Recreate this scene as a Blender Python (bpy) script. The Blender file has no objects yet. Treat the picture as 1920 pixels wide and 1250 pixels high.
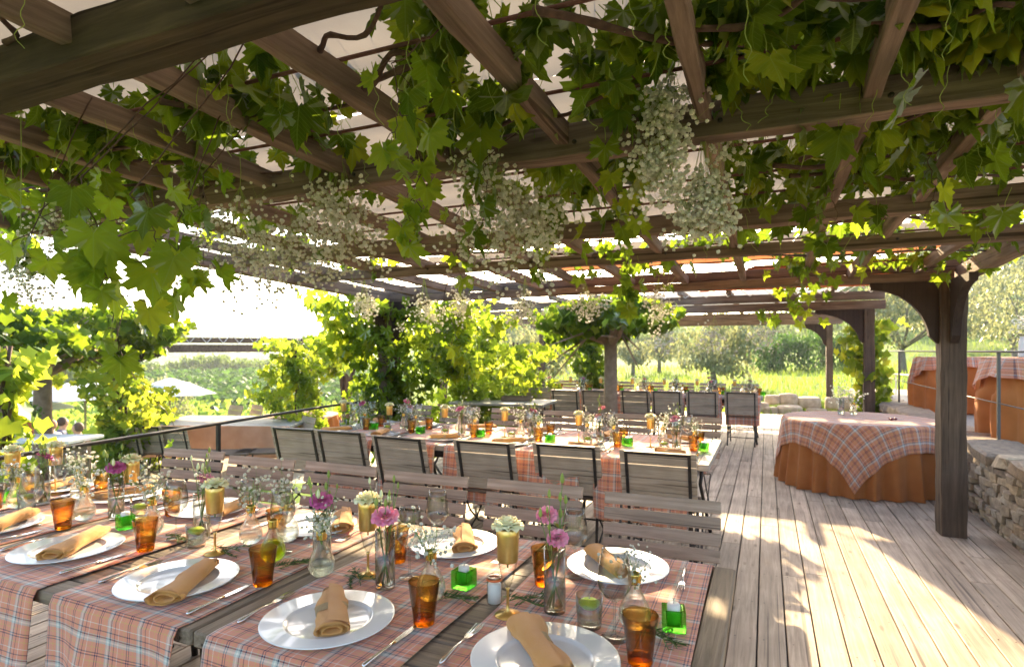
import bpy, math, random
import numpy as np
from math import sin, cos, pi, radians, sqrt, atan2, hypot
from mathutils import Vector, Matrix
random.seed(4)
rng = np.random.default_rng(7)
SC = bpy.context.scene
COL = SC.collection

# ------------------------------------------------------------------ camera, sky, sun, exposure
FP, YH, CH = 1100.0, 657.0, 1.46          # focal length and horizon row in photo pixels, eye height in metres
YAW = math.atan(477 / 1100)
cam_d = bpy.data.cameras.new('camera'); cam = bpy.data.objects.new('camera', cam_d); COL.objects.link(cam)
cam.location = (0, 0, CH); cam.rotation_euler = (radians(90), 0, YAW)
cam_d.sensor_width = 36; cam_d.lens = FP / 1920 * 36; cam_d.shift_y = (YH - 625) / 1920
cam_d.clip_start = 0.05; cam_d.clip_end = 5000
cam_d.dof.use_dof = True; cam_d.dof.focus_distance = 1.9; cam_d.dof.aperture_fstop = 5.0
SC.camera = cam
SUN_AZ = atan2(-0.30, 0.95)               # compass angle from +Y towards +X
SUN_EL = radians(23)
w = bpy.data.worlds.new('World'); SC.world = w; w.use_nodes = True
wn = w.node_tree; bg = wn.nodes['Background']
sk = wn.nodes.new('ShaderNodeTexSky'); sk.sky_type = 'NISHITA'; sk.sun_disc = False
sk.sun_elevation = SUN_EL; sk.sun_rotation = SUN_AZ; sk.dust_density = 3.0; sk.air_density = 1.0; sk.ozone_density = 1.3
wn.links.new(sk.outputs[0], bg.inputs[0]); bg.inputs[1].default_value = 0.15
sun_d = bpy.data.lights.new('sun', 'SUN'); sun = bpy.data.objects.new('sun', sun_d); COL.objects.link(sun)
sun_d.energy = 5.0; sun_d.angle = radians(0.5); sun_d.color = (1.0, 0.76, 0.44)
sv = Vector((sin(SUN_AZ) * cos(SUN_EL), cos(SUN_AZ) * cos(SUN_EL), sin(SUN_EL)))
sun.rotation_euler = sv.to_track_quat('Z', 'Y').to_euler(); sun.location = sv * 30
SC.view_settings.view_transform = 'Standard'; SC.view_settings.look = 'None'
SC.view_settings.exposure = 2.3; SC.view_settings.gamma = 1.0
cy = SC.cycles
cy.max_bounces = 10; cy.diffuse_bounces = 4; cy.glossy_bounces = 4; cy.transmission_bounces = 10
cy.transparent_max_bounces = 24; cy.sample_clamp_indirect = 4.0; cy.blur_glossy = 1.0; cy.caustics_reflective = False
cy.use_denoising = True

FW = (-sin(YAW), cos(YAW)); RT = (cos(YAW), sin(YAW))
def DS(d, s):
    return (d * FW[0] + s * RT[0], d * FW[1] + s * RT[1])
def at(px, py, h):                         # survey point: pixel of the photo on a level surface of height h
    d = FP * (CH - h) / (py - YH); return DS(d, d * (px - 960) / FP)
def dp(px, d):                             # survey point: pixel column at a known distance
    return DS(d, d * (px - 960) / FP)
def hz(py, d): return CH + d * (YH - py) / FP
ROOF0, SLOPE, YE = 2.02, 0.0426, 5.63
def roof(y): return ROOF0 + SLOPE * (YE - y)
def rp(px, py, off=0.0):                   # survey point on the sloping pergola roof
    k = (px - 960) / FP; uy = FW[1] + k * RT[1]; ux = FW[0] + k * RT[0]
    d = (ROOF0 + off - CH + SLOPE * YE) / ((YH - py) / FP + SLOPE * uy)
    return Vector((d * ux, d * uy, CH + d * (YH - py) / FP))

# ------------------------------------------------------------------ materials
MATS = {}
def newmat(name):
    m = bpy.data.materials.new(name); m.use_nodes = True; MATS[name] = m
    nt = m.node_tree; nt.nodes.clear()
    out = nt.nodes.new('ShaderNodeOutputMaterial')
    return m, nt, out
def N(nt, t, **k):
    n = nt.nodes.new(t)
    for a, b in k.items():
        if a.startswith('i_'):
            key = a[2:].replace('_', ' ')
            n.inputs[int(key) if key.isdigit() else key].default_value = b
        else: setattr(n, a, b)
    return n
def L(nt, a, b): nt.links.new(a, b)
def ramp(nt, stops, interp='LINEAR'):
    r = N(nt, 'ShaderNodeValToRGB'); cr = r.color_ramp; cr.interpolation = interp
    while len(cr.elements) < len(stops): cr.elements.new(0.5)
    for e, (p, c) in zip(cr.elements, stops): e.position = p; e.color = (*c, 1)
    return r
def pmat(name, c, rough=0.6, metal=0.0, c2=None, nscale=8, bump=0.0, bscale=60, spec=0.5, sss=0, coat=0):
    m, nt, out = newmat(name)
    p = N(nt, 'ShaderNodeBsdfPrincipled', i_Roughness=rough, i_Metallic=metal)
    p.inputs['Base Color'].default_value = (*c, 1); p.inputs['Specular IOR Level'].default_value = spec
    if coat: p.inputs['Coat Weight'].default_value = coat
    if sss: p.inputs['Subsurface Weight'].default_value = sss; p.inputs['Subsurface Radius'].default_value = (.02, .012, .008)
    tc = N(nt, 'ShaderNodeTexCoord')
    if c2:
        n = N(nt, 'ShaderNodeTexNoise', i_Scale=nscale, i_Detail=5.0); L(nt, tc.outputs['Object'], n.inputs['Vector'])
        r = ramp(nt, [(.3, c), (.7, c2)]); L(nt, n.outputs[0], r.inputs[0]); L(nt, r.outputs[0], p.inputs['Base Color'])
    if bump:
        n = N(nt, 'ShaderNodeTexNoise', i_Scale=bscale, i_Detail=4.0); L(nt, tc.outputs['Object'], n.inputs['Vector'])
        b = N(nt, 'ShaderNodeBump', i_Strength=bump, i_Distance=0.01); L(nt, n.outputs[0], b.inputs['Height']); L(nt, b.outputs[0], p.inputs['Normal'])
    L(nt, p.outputs[0], out.inputs[0]); return m
def wood(name, cols, axis=1, grain=45, rough=0.75, island=0.25, bump=0.35, spec=.3, knots=True):
    m, nt, out = newmat(name)
    p = N(nt, 'ShaderNodeBsdfPrincipled', i_Roughness=rough); p.inputs['Specular IOR Level'].default_value = spec
    tc = N(nt, 'ShaderNodeTexCoord'); geo = N(nt, 'ShaderNodeNewGeometry')
    mp = N(nt, 'ShaderNodeMapping'); s = [grain] * 3; s[axis] = grain / 22.0; mp.inputs['Scale'].default_value = s
    L(nt, tc.outputs['Object'], mp.inputs[0])
    off = N(nt, 'ShaderNodeVectorMath', operation='SCALE'); off.inputs['Scale'].default_value = 37.0
    cmb = N(nt, 'ShaderNodeCombineXYZ'); L(nt, geo.outputs['Random Per Island'], cmb.inputs[0]); L(nt, geo.outputs['Random Per Island'], cmb.inputs[1]); L(nt, geo.outputs['Random Per Island'], cmb.inputs[2])
    L(nt, cmb.outputs[0], off.inputs[0])
    add = N(nt, 'ShaderNodeVectorMath', operation='ADD'); L(nt, mp.outputs[0], add.inputs[0]); L(nt, off.outputs[0], add.inputs[1])
    n1 = N(nt, 'ShaderNodeTexNoise', i_Scale=1.0, i_Detail=6.0, i_Roughness=.65, i_Distortion=.6); L(nt, add.outputs[0], n1.inputs['Vector'])
    n2 = N(nt, 'ShaderNodeTexNoise', i_Scale=3.2, i_Detail=3.0); L(nt, tc.outputs['Object'], n2.inputs['Vector'])
    r = ramp(nt, [(.28, cols[0]), (.5, cols[1]), (.74, cols[2])]); L(nt, n1.outputs[0], r.inputs[0])
    mr = N(nt, 'ShaderNodeMapRange'); mr.inputs['To Min'].default_value = 1 - island; mr.inputs['To Max'].default_value = 1 + island * .7
    L(nt, geo.outputs['Random Per Island'], mr.inputs[0])
    mr2 = N(nt, 'ShaderNodeMapRange'); mr2.inputs['From Min'].default_value = .3; mr2.inputs['From Max'].default_value = .7; mr2.inputs['To Min'].default_value = .78; mr2.inputs['To Max'].default_value = 1.14
    L(nt, n2.outputs[0], mr2.inputs[0])
    mu = N(nt, 'ShaderNodeMath', operation='MULTIPLY'); L(nt, mr.outputs[0], mu.inputs[0]); L(nt, mr2.outputs[0], mu.inputs[1])
    vs = N(nt, 'ShaderNodeVectorMath', operation='SCALE'); L(nt, r.outputs[0], vs.inputs[0]); L(nt, mu.outputs[0], vs.inputs['Scale'])
    last = vs.outputs[0]
    mc = N(nt, 'ShaderNodeMapping'); cs_ = [grain * 1.6] * 3; cs_[axis] = grain / 60.0; mc.inputs['Scale'].default_value = cs_; L(nt, tc.outputs['Object'], mc.inputs[0])
    ac = N(nt, 'ShaderNodeVectorMath', operation='ADD'); L(nt, mc.outputs[0], ac.inputs[0]); L(nt, off.outputs[0], ac.inputs[1])
    nc = N(nt, 'ShaderNodeTexNoise', i_Scale=.55, i_Detail=2.0); L(nt, ac.outputs[0], nc.inputs['Vector'])
    rc = ramp(nt, [(.30, (.25, .22, .2)), (.345, (1, 1, 1))]); L(nt, nc.outputs[0], rc.inputs[0])
    mxc = N(nt, 'ShaderNodeMix', data_type='RGBA', blend_type='MULTIPLY'); mxc.inputs[0].default_value = .85; L(nt, last, mxc.inputs[6]); L(nt, rc.outputs[0], mxc.inputs[7]); last = mxc.outputs[2]
    if knots:
        mk = N(nt, 'ShaderNodeMapping'); ks = [9.0] * 3; ks[axis] = 2.6; mk.inputs['Scale'].default_value = ks; L(nt, tc.outputs['Object'], mk.inputs[0])
        vo = N(nt, 'ShaderNodeTexVoronoi', i_Scale=1.0); L(nt, mk.outputs[0], vo.inputs['Vector'])
        kr = ramp(nt, [(.03, (.22, .18, .15)), (.085, (.55, .5, .45)), (.13, (1, 1, 1))]); L(nt, vo.outputs['Distance'], kr.inputs[0])
        mx = N(nt, 'ShaderNodeMix', data_type='RGBA', blend_type='MULTIPLY'); mx.inputs[0].default_value = .8
        L(nt, last, mx.inputs[6]); L(nt, kr.outputs[0], mx.inputs[7]); last = mx.outputs[2]
    L(nt, last, p.inputs['Base Color'])
    b = N(nt, 'ShaderNodeBump', i_Strength=bump, i_Distance=0.004); L(nt, n1.outputs[0], b.inputs['Height']); L(nt, b.outputs[0], p.inputs['Normal'])
    L(nt, p.outputs[0], out.inputs[0]); return m
def leafmat(name, ca, cb, tr, trw=0.5, gloss=.05, veins=False, varied=False):
    m, nt, out = newmat(name)
    geo = N(nt, 'ShaderNodeNewGeometry'); r = ramp(nt, [(0, ca), (.90, cb), (.95, tuple(q * w_ for q, w_ in zip(cb, (1.5, 1.15, 1)))), (1, tuple(q * w_ for q, w_ in zip(cb, (1.8, 1.1, 1))))] if varied else [(0, ca), (1, cb)]); L(nt, geo.outputs['Random Per Island'], r.inputs[0])
    rt = ramp(nt, [(0, tuple(.45 * x for x in tr)), (.6, tr), (1, tuple(min(.9, q * w_) for q, w_ in zip(tr, (1.6, 1.25, 1.2))))] if varied else [(0, tuple(.65 * x for x in tr)), (1, tr)]); L(nt, geo.outputs['Random Per Island'], rt.inputs[0])
    d = N(nt, 'ShaderNodeBsdfDiffuse'); t = N(nt, 'ShaderNodeBsdfTranslucent'); cs, ts = r.outputs[0], rt.outputs[0]
    if veins:
        a = N(nt, 'ShaderNodeAttribute', attribute_name='leafxy'); sx = N(nt, 'ShaderNodeSeparateXYZ'); L(nt, a.outputs['Vector'], sx.inputs[0])
        M1 = lambda op, *ar: (lambda n_: [L(nt, q, n_.inputs[i]) if hasattr(q, 'links') else setattr(n_.inputs[i], 'default_value', q) for i, q in enumerate(ar)] and n_.outputs[0])(N(nt, 'ShaderNodeMath', operation=op))
        ax = M1('ABSOLUTE', sx.outputs[0]); yy = M1('SUBTRACT', sx.outputs[1], -.05); dist = None
        for an in (0, 1.0, 1.95):
            dx, dy = sin(an), cos(an); cr = M1('ABSOLUTE', M1('SUBTRACT', M1('MULTIPLY', ax, dy), M1('MULTIPLY', yy, dx))); al = M1('ADD', M1('MULTIPLY', ax, dx), M1('MULTIPLY', yy, dy))
            pen = M1('MULTIPLY', M1('LESS_THAN', al, 0.0), 1.0); dd = M1('ADD', cr, pen); dist = dd if dist is None else M1('MINIMUM', dist, dd)
        # side veins: fine herringbone between the main ones
        sv_ = M1('MULTIPLY', M1('ABSOLUTE', M1('SINE', M1('MULTIPLY', M1('ADD', yy, M1('MULTIPLY', ax, -.8)), 26.0))), .05)
        dist = M1('MINIMUM', dist, M1('ADD', sv_, .009))
        mr = N(nt, 'ShaderNodeMapRange'); mr.inputs['From Min'].default_value = .006; mr.inputs['From Max'].default_value = .022; mr.inputs['To Min'].default_value = 1; mr.inputs['To Max'].default_value = 0; L(nt, dist, mr.inputs[0])
        for k_, (src, gain) in enumerate(((cs, (.10, .15, .045, 1)), (ts, (.42, .62, .10, 1)))):
            m_ = N(nt, 'ShaderNodeMix', data_type='RGBA'); L(nt, M1('MULTIPLY', mr.outputs[0], .55), m_.inputs[0]); L(nt, src, m_.inputs[6]); m_.inputs[7].default_value = gain
            if k_: ts = m_.outputs[2]
            else: cs = m_.outputs[2]
    L(nt, cs, d.inputs[0]); L(nt, ts, t.inputs[0])
    mx = N(nt, 'ShaderNodeMixShader'); mx.inputs[0].default_value = trw; L(nt, d.outputs[0], mx.inputs[1]); L(nt, t.outputs[0], mx.inputs[2])
    g = N(nt, 'ShaderNodeBsdfGlossy', i_Roughness=.42); g.inputs[0].default_value = (.8, .85, .9, 1)
    lw = N(nt, 'ShaderNodeLayerWeight', i_Blend=.25); mu = N(nt, 'ShaderNodeMath', operation='MULTIPLY'); mu.inputs[1].default_value = gloss * 3
    L(nt, lw.outputs['Fresnel'], mu.inputs[0])
    m2 = N(nt, 'ShaderNodeMixShader'); L(nt, mu.outputs[0], m2.inputs[0]); L(nt, mx.outputs[0], m2.inputs[1]); L(nt, g.outputs[0], m2.inputs[2])
    L(nt, m2.outputs[0], out.inputs[0]); return m
def thinglass(name, tint=(1, 1, 1), edge=(.75, .8, .8), blend=.35, rough=.01, gl=1.0):
    m, nt, out = newmat(name)
    lw = N(nt, 'ShaderNodeLayerWeight', i_Blend=blend)
    cr = ramp(nt, [(0, tint), (.55, tuple(.5 * (a + b) for a, b in zip(tint, edge))), (1, edge)]); L(nt, lw.outputs['Facing'], cr.inputs[0])
    t = N(nt, 'ShaderNodeBsdfTransparent'); L(nt, cr.outputs[0], t.inputs[0])
    g = N(nt, 'ShaderNodeBsdfGlossy', i_Roughness=rough)
    fr = N(nt, 'ShaderNodeLayerWeight', i_Blend=.5); pw = N(nt, 'ShaderNodeMath', operation='POWER'); pw.inputs[1].default_value = 3.0; L(nt, fr.outputs['Facing'], pw.inputs[0]); mu = N(nt, 'ShaderNodeMath', operation='MULTIPLY_ADD', use_clamp=True); mu.inputs[1].default_value = gl * .55; mu.inputs[2].default_value = .05; L(nt, pw.outputs[0], mu.inputs[0])
    mx = N(nt, 'ShaderNodeMixShader'); L(nt, mu.outputs[0], mx.inputs[0]); L(nt, t.outputs[0], mx.inputs[1]); L(nt, g.outputs[0], mx.inputs[2])
    L(nt, mx.outputs[0], out.inputs[0]); return m
def solidglass(name, c, ior=1.5, rough=0.0, pas=.35):
    m, nt, out = newmat(name)
    g = N(nt, 'ShaderNodeBsdfGlass', i_IOR=ior, i_Roughness=rough); g.inputs[0].default_value = (*c, 1)
    t = N(nt, 'ShaderNodeBsdfTransparent'); t.inputs[0].default_value = (*c, 1)
    mx = N(nt, 'ShaderNodeMixShader'); mx.inputs[0].default_value = pas; L(nt, g.outputs[0], mx.inputs[1]); L(nt, t.outputs[0], mx.inputs[2])
    L(nt, mx.outputs[0], out.inputs[0]); return m
def cloth(name, c, c2=None, trw=.15, plaid=False, rough=.9, coord='UV', wscale=900, period=.118, sheen=.3, bstr=.35):
    m, nt, out = newmat(name)
    tc = N(nt, 'ShaderNodeTexCoord')
    d = N(nt, 'ShaderNodeBsdfPrincipled', i_Roughness=rough); d.inputs['Specular IOR Level'].default_value = .15
    d.inputs['Sheen Weight'].default_value = sheen
    t = N(nt, 'ShaderNodeBsdfTranslucent')
    if plaid:
        sal, navy, pale, white, yel = c, (.018, .02, .07), (.50, .52, .48), (.78, .73, .64), (.66, .42, .14)
        sal2 = tuple(x * 1.12 for x in sal)
        st = [(0, sal), (.07, yel), (.095, sal), (.195, navy), (.225, sal2), (.255, navy), (.285, sal), (.385, yel), (.405, sal),
              (.50, pale), (.545, white), (.585, pale), (.625, navy), (.655, pale), (.675, sal), (.765, navy), (.79, sal), (.9, white), (.92, sal)]
        sp = N(nt, 'ShaderNodeSeparateXYZ'); L(nt, tc.outputs[coord], sp.inputs[0])
        cols = []
        for k in (0, 1):
            dv = N(nt, 'ShaderNodeMath', operation='DIVIDE'); dv.inputs[1].default_value = period; L(nt, sp.outputs[k], dv.inputs[0])
            fr = N(nt, 'ShaderNodeMath', operation='FRACT'); L(nt, dv.outputs[0], fr.inputs[0])
            r = ramp(nt, st, 'CONSTANT'); L(nt, fr.outputs[0], r.inputs[0]); cols.append(r)
        mx = N(nt, 'ShaderNodeMix', data_type='RGBA'); mx.inputs[0].default_value = .5; L(nt, cols[0].outputs[0], mx.inputs[6]); L(nt, cols[1].outputs[0], mx.inputs[7])
        csock = mx.outputs[2]
    else:
        n = N(nt, 'ShaderNodeTexNoise', i_Scale=5.0, i_Detail=6.0); L(nt, tc.outputs['Object'], n.inputs['Vector'])
        r = ramp(nt, [(.3, c), (.7, c2 or tuple(x * 1.15 for x in c))]); L(nt, n.outputs[0], r.inputs[0]); csock = r.outputs[0]
    L(nt, csock, d.inputs['Base Color']); L(nt, csock, t.inputs[0])
    n = N(nt, 'ShaderNodeTexNoise', i_Scale=wscale, i_Detail=2.0); L(nt, tc.outputs['Object'], n.inputs['Vector'])
    n3 = N(nt, 'ShaderNodeTexNoise', i_Scale=14.0, i_Detail=3.0); L(nt, tc.outputs['Object'], n3.inputs['Vector'])
    ad = N(nt, 'ShaderNodeMath', operation='MULTIPLY_ADD'); ad.inputs[1].default_value = 6.0; L(nt, n3.outputs[0], ad.inputs[0]); L(nt, n.outputs[0], ad.inputs[2])
    b = N(nt, 'ShaderNodeBump', i_Strength=bstr, i_Distance=.0015); L(nt, ad.outputs[0], b.inputs['Height']); L(nt, b.outputs[0], d.inputs['Normal'])
    mx = N(nt, 'ShaderNodeMixShader'); mx.inputs[0].default_value = trw; L(nt, d.outputs[0], mx.inputs[1]); L(nt, t.outputs[0], mx.inputs[2])
    L(nt, mx.outputs[0], out.inputs[0]); return m

M_deck = wood('deck_wood', [(.20, .148, .108), (.38, .29, .21), (.53, .42, .315)], 1, 40, .62, .22, .3, .35)
M_tableX = wood('table_wood_long', [(.11, .078, .052), (.215, .158, .11), (.34, .262, .19)], 0, 55, .7, .2, .8)
M_tableY = wood('table_wood_cross', [(.11, .078, .052), (.215, .158, .11), (.34, .262, .19)], 1, 55, .7, .2, .8)
M_midtab = wood('silvered_table_wood', [(.24, .22, .2), (.36, .33, .30), (.47, .44, .41)], 0, 45, .6, .15, .4)
M_beamX = wood('beam_wood_long', [(.082, .056, .044), (.165, .118, .092), (.28, .205, .162)], 0, 34, .85, .18, .9)
M_beamD = wood('dark_beam_wood', [(.030, .022, .014), (.062, .045, .028), (.115, .085, .052)], 0, 30, .9, .1, 1.0)  # darker wood tone for the nearest crossbeam
M_beamY = wood('rafter_wood', [(.09, .064, .049), (.19, .138, .106), (.31, .23, .178)], 1, 34, .85, .2, .9)
M_post = wood('post_wood', [(.05, .032, .021), (.10, .068, .046), (.155, .11, .076)], 2, 34, .85, .12, .9)
M_bracket = wood('bracket_wood', [(.030, .019, .015), (.045, .029, .023), (.062, .041, .033)], 2, 24, .8, .1, .4, knots=False)
M_slat = wood('slat_wood', [(.22, .165, .125), (.36, .28, .215), (.47, .375, .295)], 0, 50, .75, .14, .5, knots=False)
M_backp = wood('chair_plank_wood', [(.29, .225, .165), (.45, .36, .27), (.56, .465, .37)], 0, 50, .75, .14, .5)
M_seat = wood('seat_wood', [(.10, .065, .045), (.17, .115, .08), (.24, .17, .125)], 0, 50, .7, .12, .4, knots=False)
M_iron = pmat('black_iron', (.02, .018, .017), .5, .3, c2=(.045, .035, .03), nscale=30)
M_rust = pmat('rusty_rod', (.09, .035, .025), .8, 0, c2=(.16, .07, .05), nscale=40)
M_steel = pmat('cutlery_steel', (.72, .70, .68), .14, 1.0)
M_plate = pmat('white_porcelain', (.80, .80, .80), .12, 0, spec=.5, coat=.4)
M_gold = pmat('gold_paint', (.72, .45, .13), .28, .85, c2=(.82, .54, .18), nscale=60)
M_brass = pmat('brass', (.85, .60, .16), .22, 1.0)
M_wax = pmat('white_wax', (.78, .75, .70), .5, sss=.3)
M_lime = pmat('lime_wax', (.66, .82, .05), .45, sss=.3)
M_wick = pmat('wick', (.5, .45, .38), .9)
M_salt = pmat('salt', (.82, .80, .76), .8)
M_seal = pmat('orange_rubber', (.75, .16, .04), .5)
M_plaid = cloth('plaid_cloth', (.74, .30, .19), plaid=True, trw=.12)
M_plaid2 = cloth('plaid_overlay', (.68, .28, .16), plaid=True, trw=.2, period=.17)
M_skirt = cloth('orange_skirt_cloth', (.46, .155, .04), (.56, .205, .06), trw=.25, sheen=.1)
M_napkin = cloth('apricot_napkin', (.64, .285, .07), (.76, .38, .115), trw=.08, wscale=1500, bstr=.8)
M_burlap = pmat('burlap', (.42, .27, .13), .95, c2=(.62, .44, .24), nscale=330, bump=.9, bscale=420)
M_canvas = cloth('roof_canvas', (.36, .325, .29), (.41, .375, .335), trw=.24, sheen=0)
M_canvas2 = cloth('orange_canvas', (.50, .18, .07), (.55, .22, .09), trw=.4, sheen=0)
M_white = cloth('white_awning', (.74, .75, .78), (.80, .81, .83), trw=.3, sheen=0)
M_clear = thinglass('clear_glass', (.985, .985, .98), (.55, .58, .56), .42)
M_amber = solidglass('amber_glass', (.78, .46, .12), 1.45, 0, .2)
M_amberT = thinglass('amber_wall_glass', (.94, .78, .46), (.42, .26, .07), .5)
M_amberw = solidglass('amber_drink', (.88, .42, .08), 1.33, 0, .35)
M_green = solidglass('green_glass', (.50, .90, .36), 1.5, .02, .4)
M_bulb = solidglass('bulb_glass', (.97, .97, .95), 1.3, 0, .45)
M_water = solidglass('water', (.95, .97, .95), 1.33, 0, .35)
M_limew = solidglass('lime_water', (.80, .93, .10), 1.33, 0, .35)
M_vine = leafmat('vine_leaf', (.022, .06, .008), (.07, .12, .014), (.27, .43, .022), .5, varied=True)
M_vineV = leafmat('vine_leaf_veined', (.018, .05, .007), (.075, .12, .012), (.28, .44, .022), .52, veins=True, varied=True)
M_vine2V = leafmat('backlit_leaf_veined', (.05, .11, .01), (.14, .21, .02), (.44, .60, .035), .58, veins=True, varied=True)  # brighter copy of the veined leaf, backlight put into its colour
M_vine2 = leafmat('backlit_vine_leaf', (.10, .20, .02), (.19, .28, .035), (.52, .64, .05), .55, varied=True)  # lighter vine leaf: sun from behind is painted into the tone
M_cane = pmat('vine_cane', (.055, .030, .022), .9, c2=(.11, .065, .045), nscale=40, bump=.5)
M_tend = pmat('green_stem', (.22, .30, .05), .6, c2=(.30, .36, .07), nscale=20)
M_stem = pmat('flower_stem', (.10, .20, .035), .55, c2=(.17, .28, .05), nscale=30)
M_bark = pmat('plane_bark', (.20, .13, .085), .9, c2=(.30, .215, .15), nscale=14, bump=.7, bscale=30)
M_obark = pmat('olive_bark', (.11, .09, .07), .95, c2=(.2, .17, .14), nscale=10, bump=.6, bscale=20)
M_olive = leafmat('olive_leaf', (.11, .14, .075), (.24, .27, .17), (.40, .42, .18), .4)
M_hedge = leafmat('hedge_leaf', (.025, .075, .012), (.07, .15, .025), (.14, .30, .04), .32)
M_tree = leafmat('tree_leaf', (.045, .09, .022), (.11, .17, .045), (.24, .36, .06), .4)
M_vyd = leafmat('vineyard_leaf', (.06, .16, .02), (.15, .27, .04), (.45, .62, .08), .5)
M_grassb = leafmat('grass_blade', (.08, .16, .02), (.16, .24, .04), (.34, .48, .06), .5)
M_flor = leafmat('gypsophila_white', (.80, .78, .66), (.94, .93, .88), (.94, .93, .84), .5, 0)
M_rose = pmat('cream_rose', (.86, .78, .42), .6, c2=(.90, .86, .62), nscale=25, sss=.25)
M_roseg = pmat('rose_green', (.35, .48, .12), .6)
M_pink = pmat('pink_petal', (.78, .17, .34), .55, c2=(.88, .42, .50), nscale=35, sss=.2)
M_magenta = pmat('magenta_petal', (.52, .07, .26), .55, c2=(.68, .17, .38), nscale=35, sss=.15)
M_creamb = pmat('cream_bud', (.74, .78, .46), .6)
M_rosem = leafmat('rosemary_needle', (.05, .085, .035), (.12, .16, .07), (.15, .2, .06), .2)

# ------------------------------------------------------------------ mesh helpers
class MB:
    def __init__(s): s.v = []; s.f = []; s.uvs = []
    def add(s, vs, fs, uv=None):
        o = len(s.v); s.v += [tuple(v) for v in vs]; s.f += [tuple(i + o for i in f) for f in fs]
        if uv is not None: s.uvs += list(uv)
        return s
    def box(s, c, d, M=None, b=0.0):
        x, y, z = (k / 2 for k in d)
        if b > 0 and min(x, y, z) > b * 1.2:
            vs = []
            for sz in (-1, 1):                      # chamfered box: two rings each end
                for (e, h) in (((b), z), (0, z - b)) if sz < 0 else ((0, z - b), (b, z)):
                    for (px_, py_) in ((-1, -1), (1, -1), (1, 1), (-1, 1)):
                        for q in (0, 1):
                            bx = 0 if (q == 0) else b; by = b if q == 0 else 0
                            if (px_ * py_) < 0: bx, by = by, bx
                            vs.append((px_ * (x - e - bx), py_ * (y - e - by), sz * h))
            fs = [tuple(reversed(range(8)))] + [(r * 8 + i, r * 8 + (i + 1) % 8, r * 8 + 8 + (i + 1) % 8, r * 8 + 8 + i) for r in range(3) for i in range(8)] + [tuple(24 + i for i in range(8))]
        else:
            vs = [(-x, -y, -z), (x, -y, -z), (x, y, -z), (-x, y, -z), (-x, -y, z), (x, -y, z), (x, y, z), (-x, y, z)]
            fs = [(3, 2, 1, 0), (4, 5, 6, 7), (0, 1, 5, 4), (1, 2, 6, 5), (2, 3, 7, 6), (3, 0, 4, 7)]
        T = Matrix.Translation(c) @ (M if M is not None else Matrix())
        return s.add([T @ Vector(v) for v in vs], fs)
    def bar(s, p, q, w, h, up=(0, 0, 1), b=0.0):
        p, q = Vector(p), Vector(q); z = (q - p); ln = z.length; z.normalize(); u = Vector(up)
        x = u.cross(z)
        if x.length < 1e-4: x = Vector((1, 0, 0)).cross(z)
        x.normalize(); y = z.cross(x)
        M = Matrix((x, y, z)).transposed().to_4x4()
        return s.box((p + q) / 2, (w, h, ln), M, b)
    def tube(s, pts, r, n=8, cap=True):
        pts = [Vector(p) for p in pts]; m = len(pts)
        rs = r if isinstance(r, (list, tuple)) else [r] * m
        vs = []; prev = None
        for i, p in enumerate(pts):
            t = (pts[min(i + 1, m - 1)] - pts[max(i - 1, 0)])
            if t.length < 1e-9: t = Vector((0, 0, 1))
            t.normalize()
            a = prev if prev is not None else (Vector((1, 0, 0)) if abs(t.x) < .8 else Vector((0, 1, 0)))
            a = (a - t * a.dot(t))
            if a.length < 1e-6: a = Vector((0, 1, 0)).cross(t)
            a.normalize(); prev = a; bb = t.cross(a)
            for k in range(n):
                th = 2 * pi * k / n; vs.append(p + (a * cos(th) + bb * sin(th)) * rs[i])
        fs = [(i * n + k, i * n + (k + 1) % n, (i + 1) * n + (k + 1) % n, (i + 1) * n + k) for i in range(m - 1) for k in range(n)]
        if cap: fs += [tuple(reversed(range(n))), tuple((m - 1) * n + k for k in range(n))]
        return s.add(vs, fs)
    def lathe(s, prof, n=28, c=(0, 0, 0), wob=None):
        vs = []; rings = []
        for (r, z) in prof:
            if r < 1e-6: rings.append([len(vs)]); vs.append((c[0], c[1], c[2] + z))
            else:
                rings.append(list(range(len(vs), len(vs) + n)))
                for k in range(n):
                    th = 2 * pi * k / n; rr = r * (1 + (wob(th, z) if wob else 0)); vs.append((c[0] + rr * cos(th), c[1] + rr * sin(th), c[2] + z))
        fs = []
        for A, B in zip(rings[:-1], rings[1:]):
            if len(A) == 1 and len(B) == 1: continue
            for k in range(n):
                k2 = (k + 1) % n
                if len(A) == 1: fs.append((A[0], B[k2], B[k]))
                elif len(B) == 1: fs.append((A[k], A[k2], B[0]))
                else: fs.append((A[k], A[k2], B[k2], B[k]))
        return s.add(vs, fs)
    def prism(s, poly, p0, ux, uy, th):            # polygon (a,b) in plane p0+a*ux+b*uy, extruded by th along ux x uy
        p0, ux, uy = Vector(p0), Vector(ux), Vector(uy); nz = ux.cross(uy).normalized() * (th / 2)
        n = len(poly); vs = [p0 + ux * a + uy * b - nz for a, b in poly] + [p0 + ux * a + uy * b + nz for a, b in poly]
        fs = [tuple(reversed(range(n))), tuple(range(n, 2 * n))] + [(i, (i + 1) % n, n + (i + 1) % n, n + i) for i in range(n)]
        return s.add(vs, fs)
    def grid(s, fn, nu, nv, uvf=None):             # fn(i/nu, j/nv) -> point ; uvf likewise
        vs = [fn(i / nu, j / nv) for j in range(nv + 1) for i in range(nu + 1)]
        fs = []; uv = []
        for j in range(nv):
            for i in range(nu):
                a = j * (nu + 1) + i; fs.append((a, a + 1, a + nu + 2, a + nu + 1))
                if uvf: uv += [uvf(i / nu, j / nv), uvf((i + 1) / nu, j / nv), uvf((i + 1) / nu, (j + 1) / nv), uvf(i / nu, (j + 1) / nv)]
        return s.add(vs, fs, uv if uvf else None)
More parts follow.
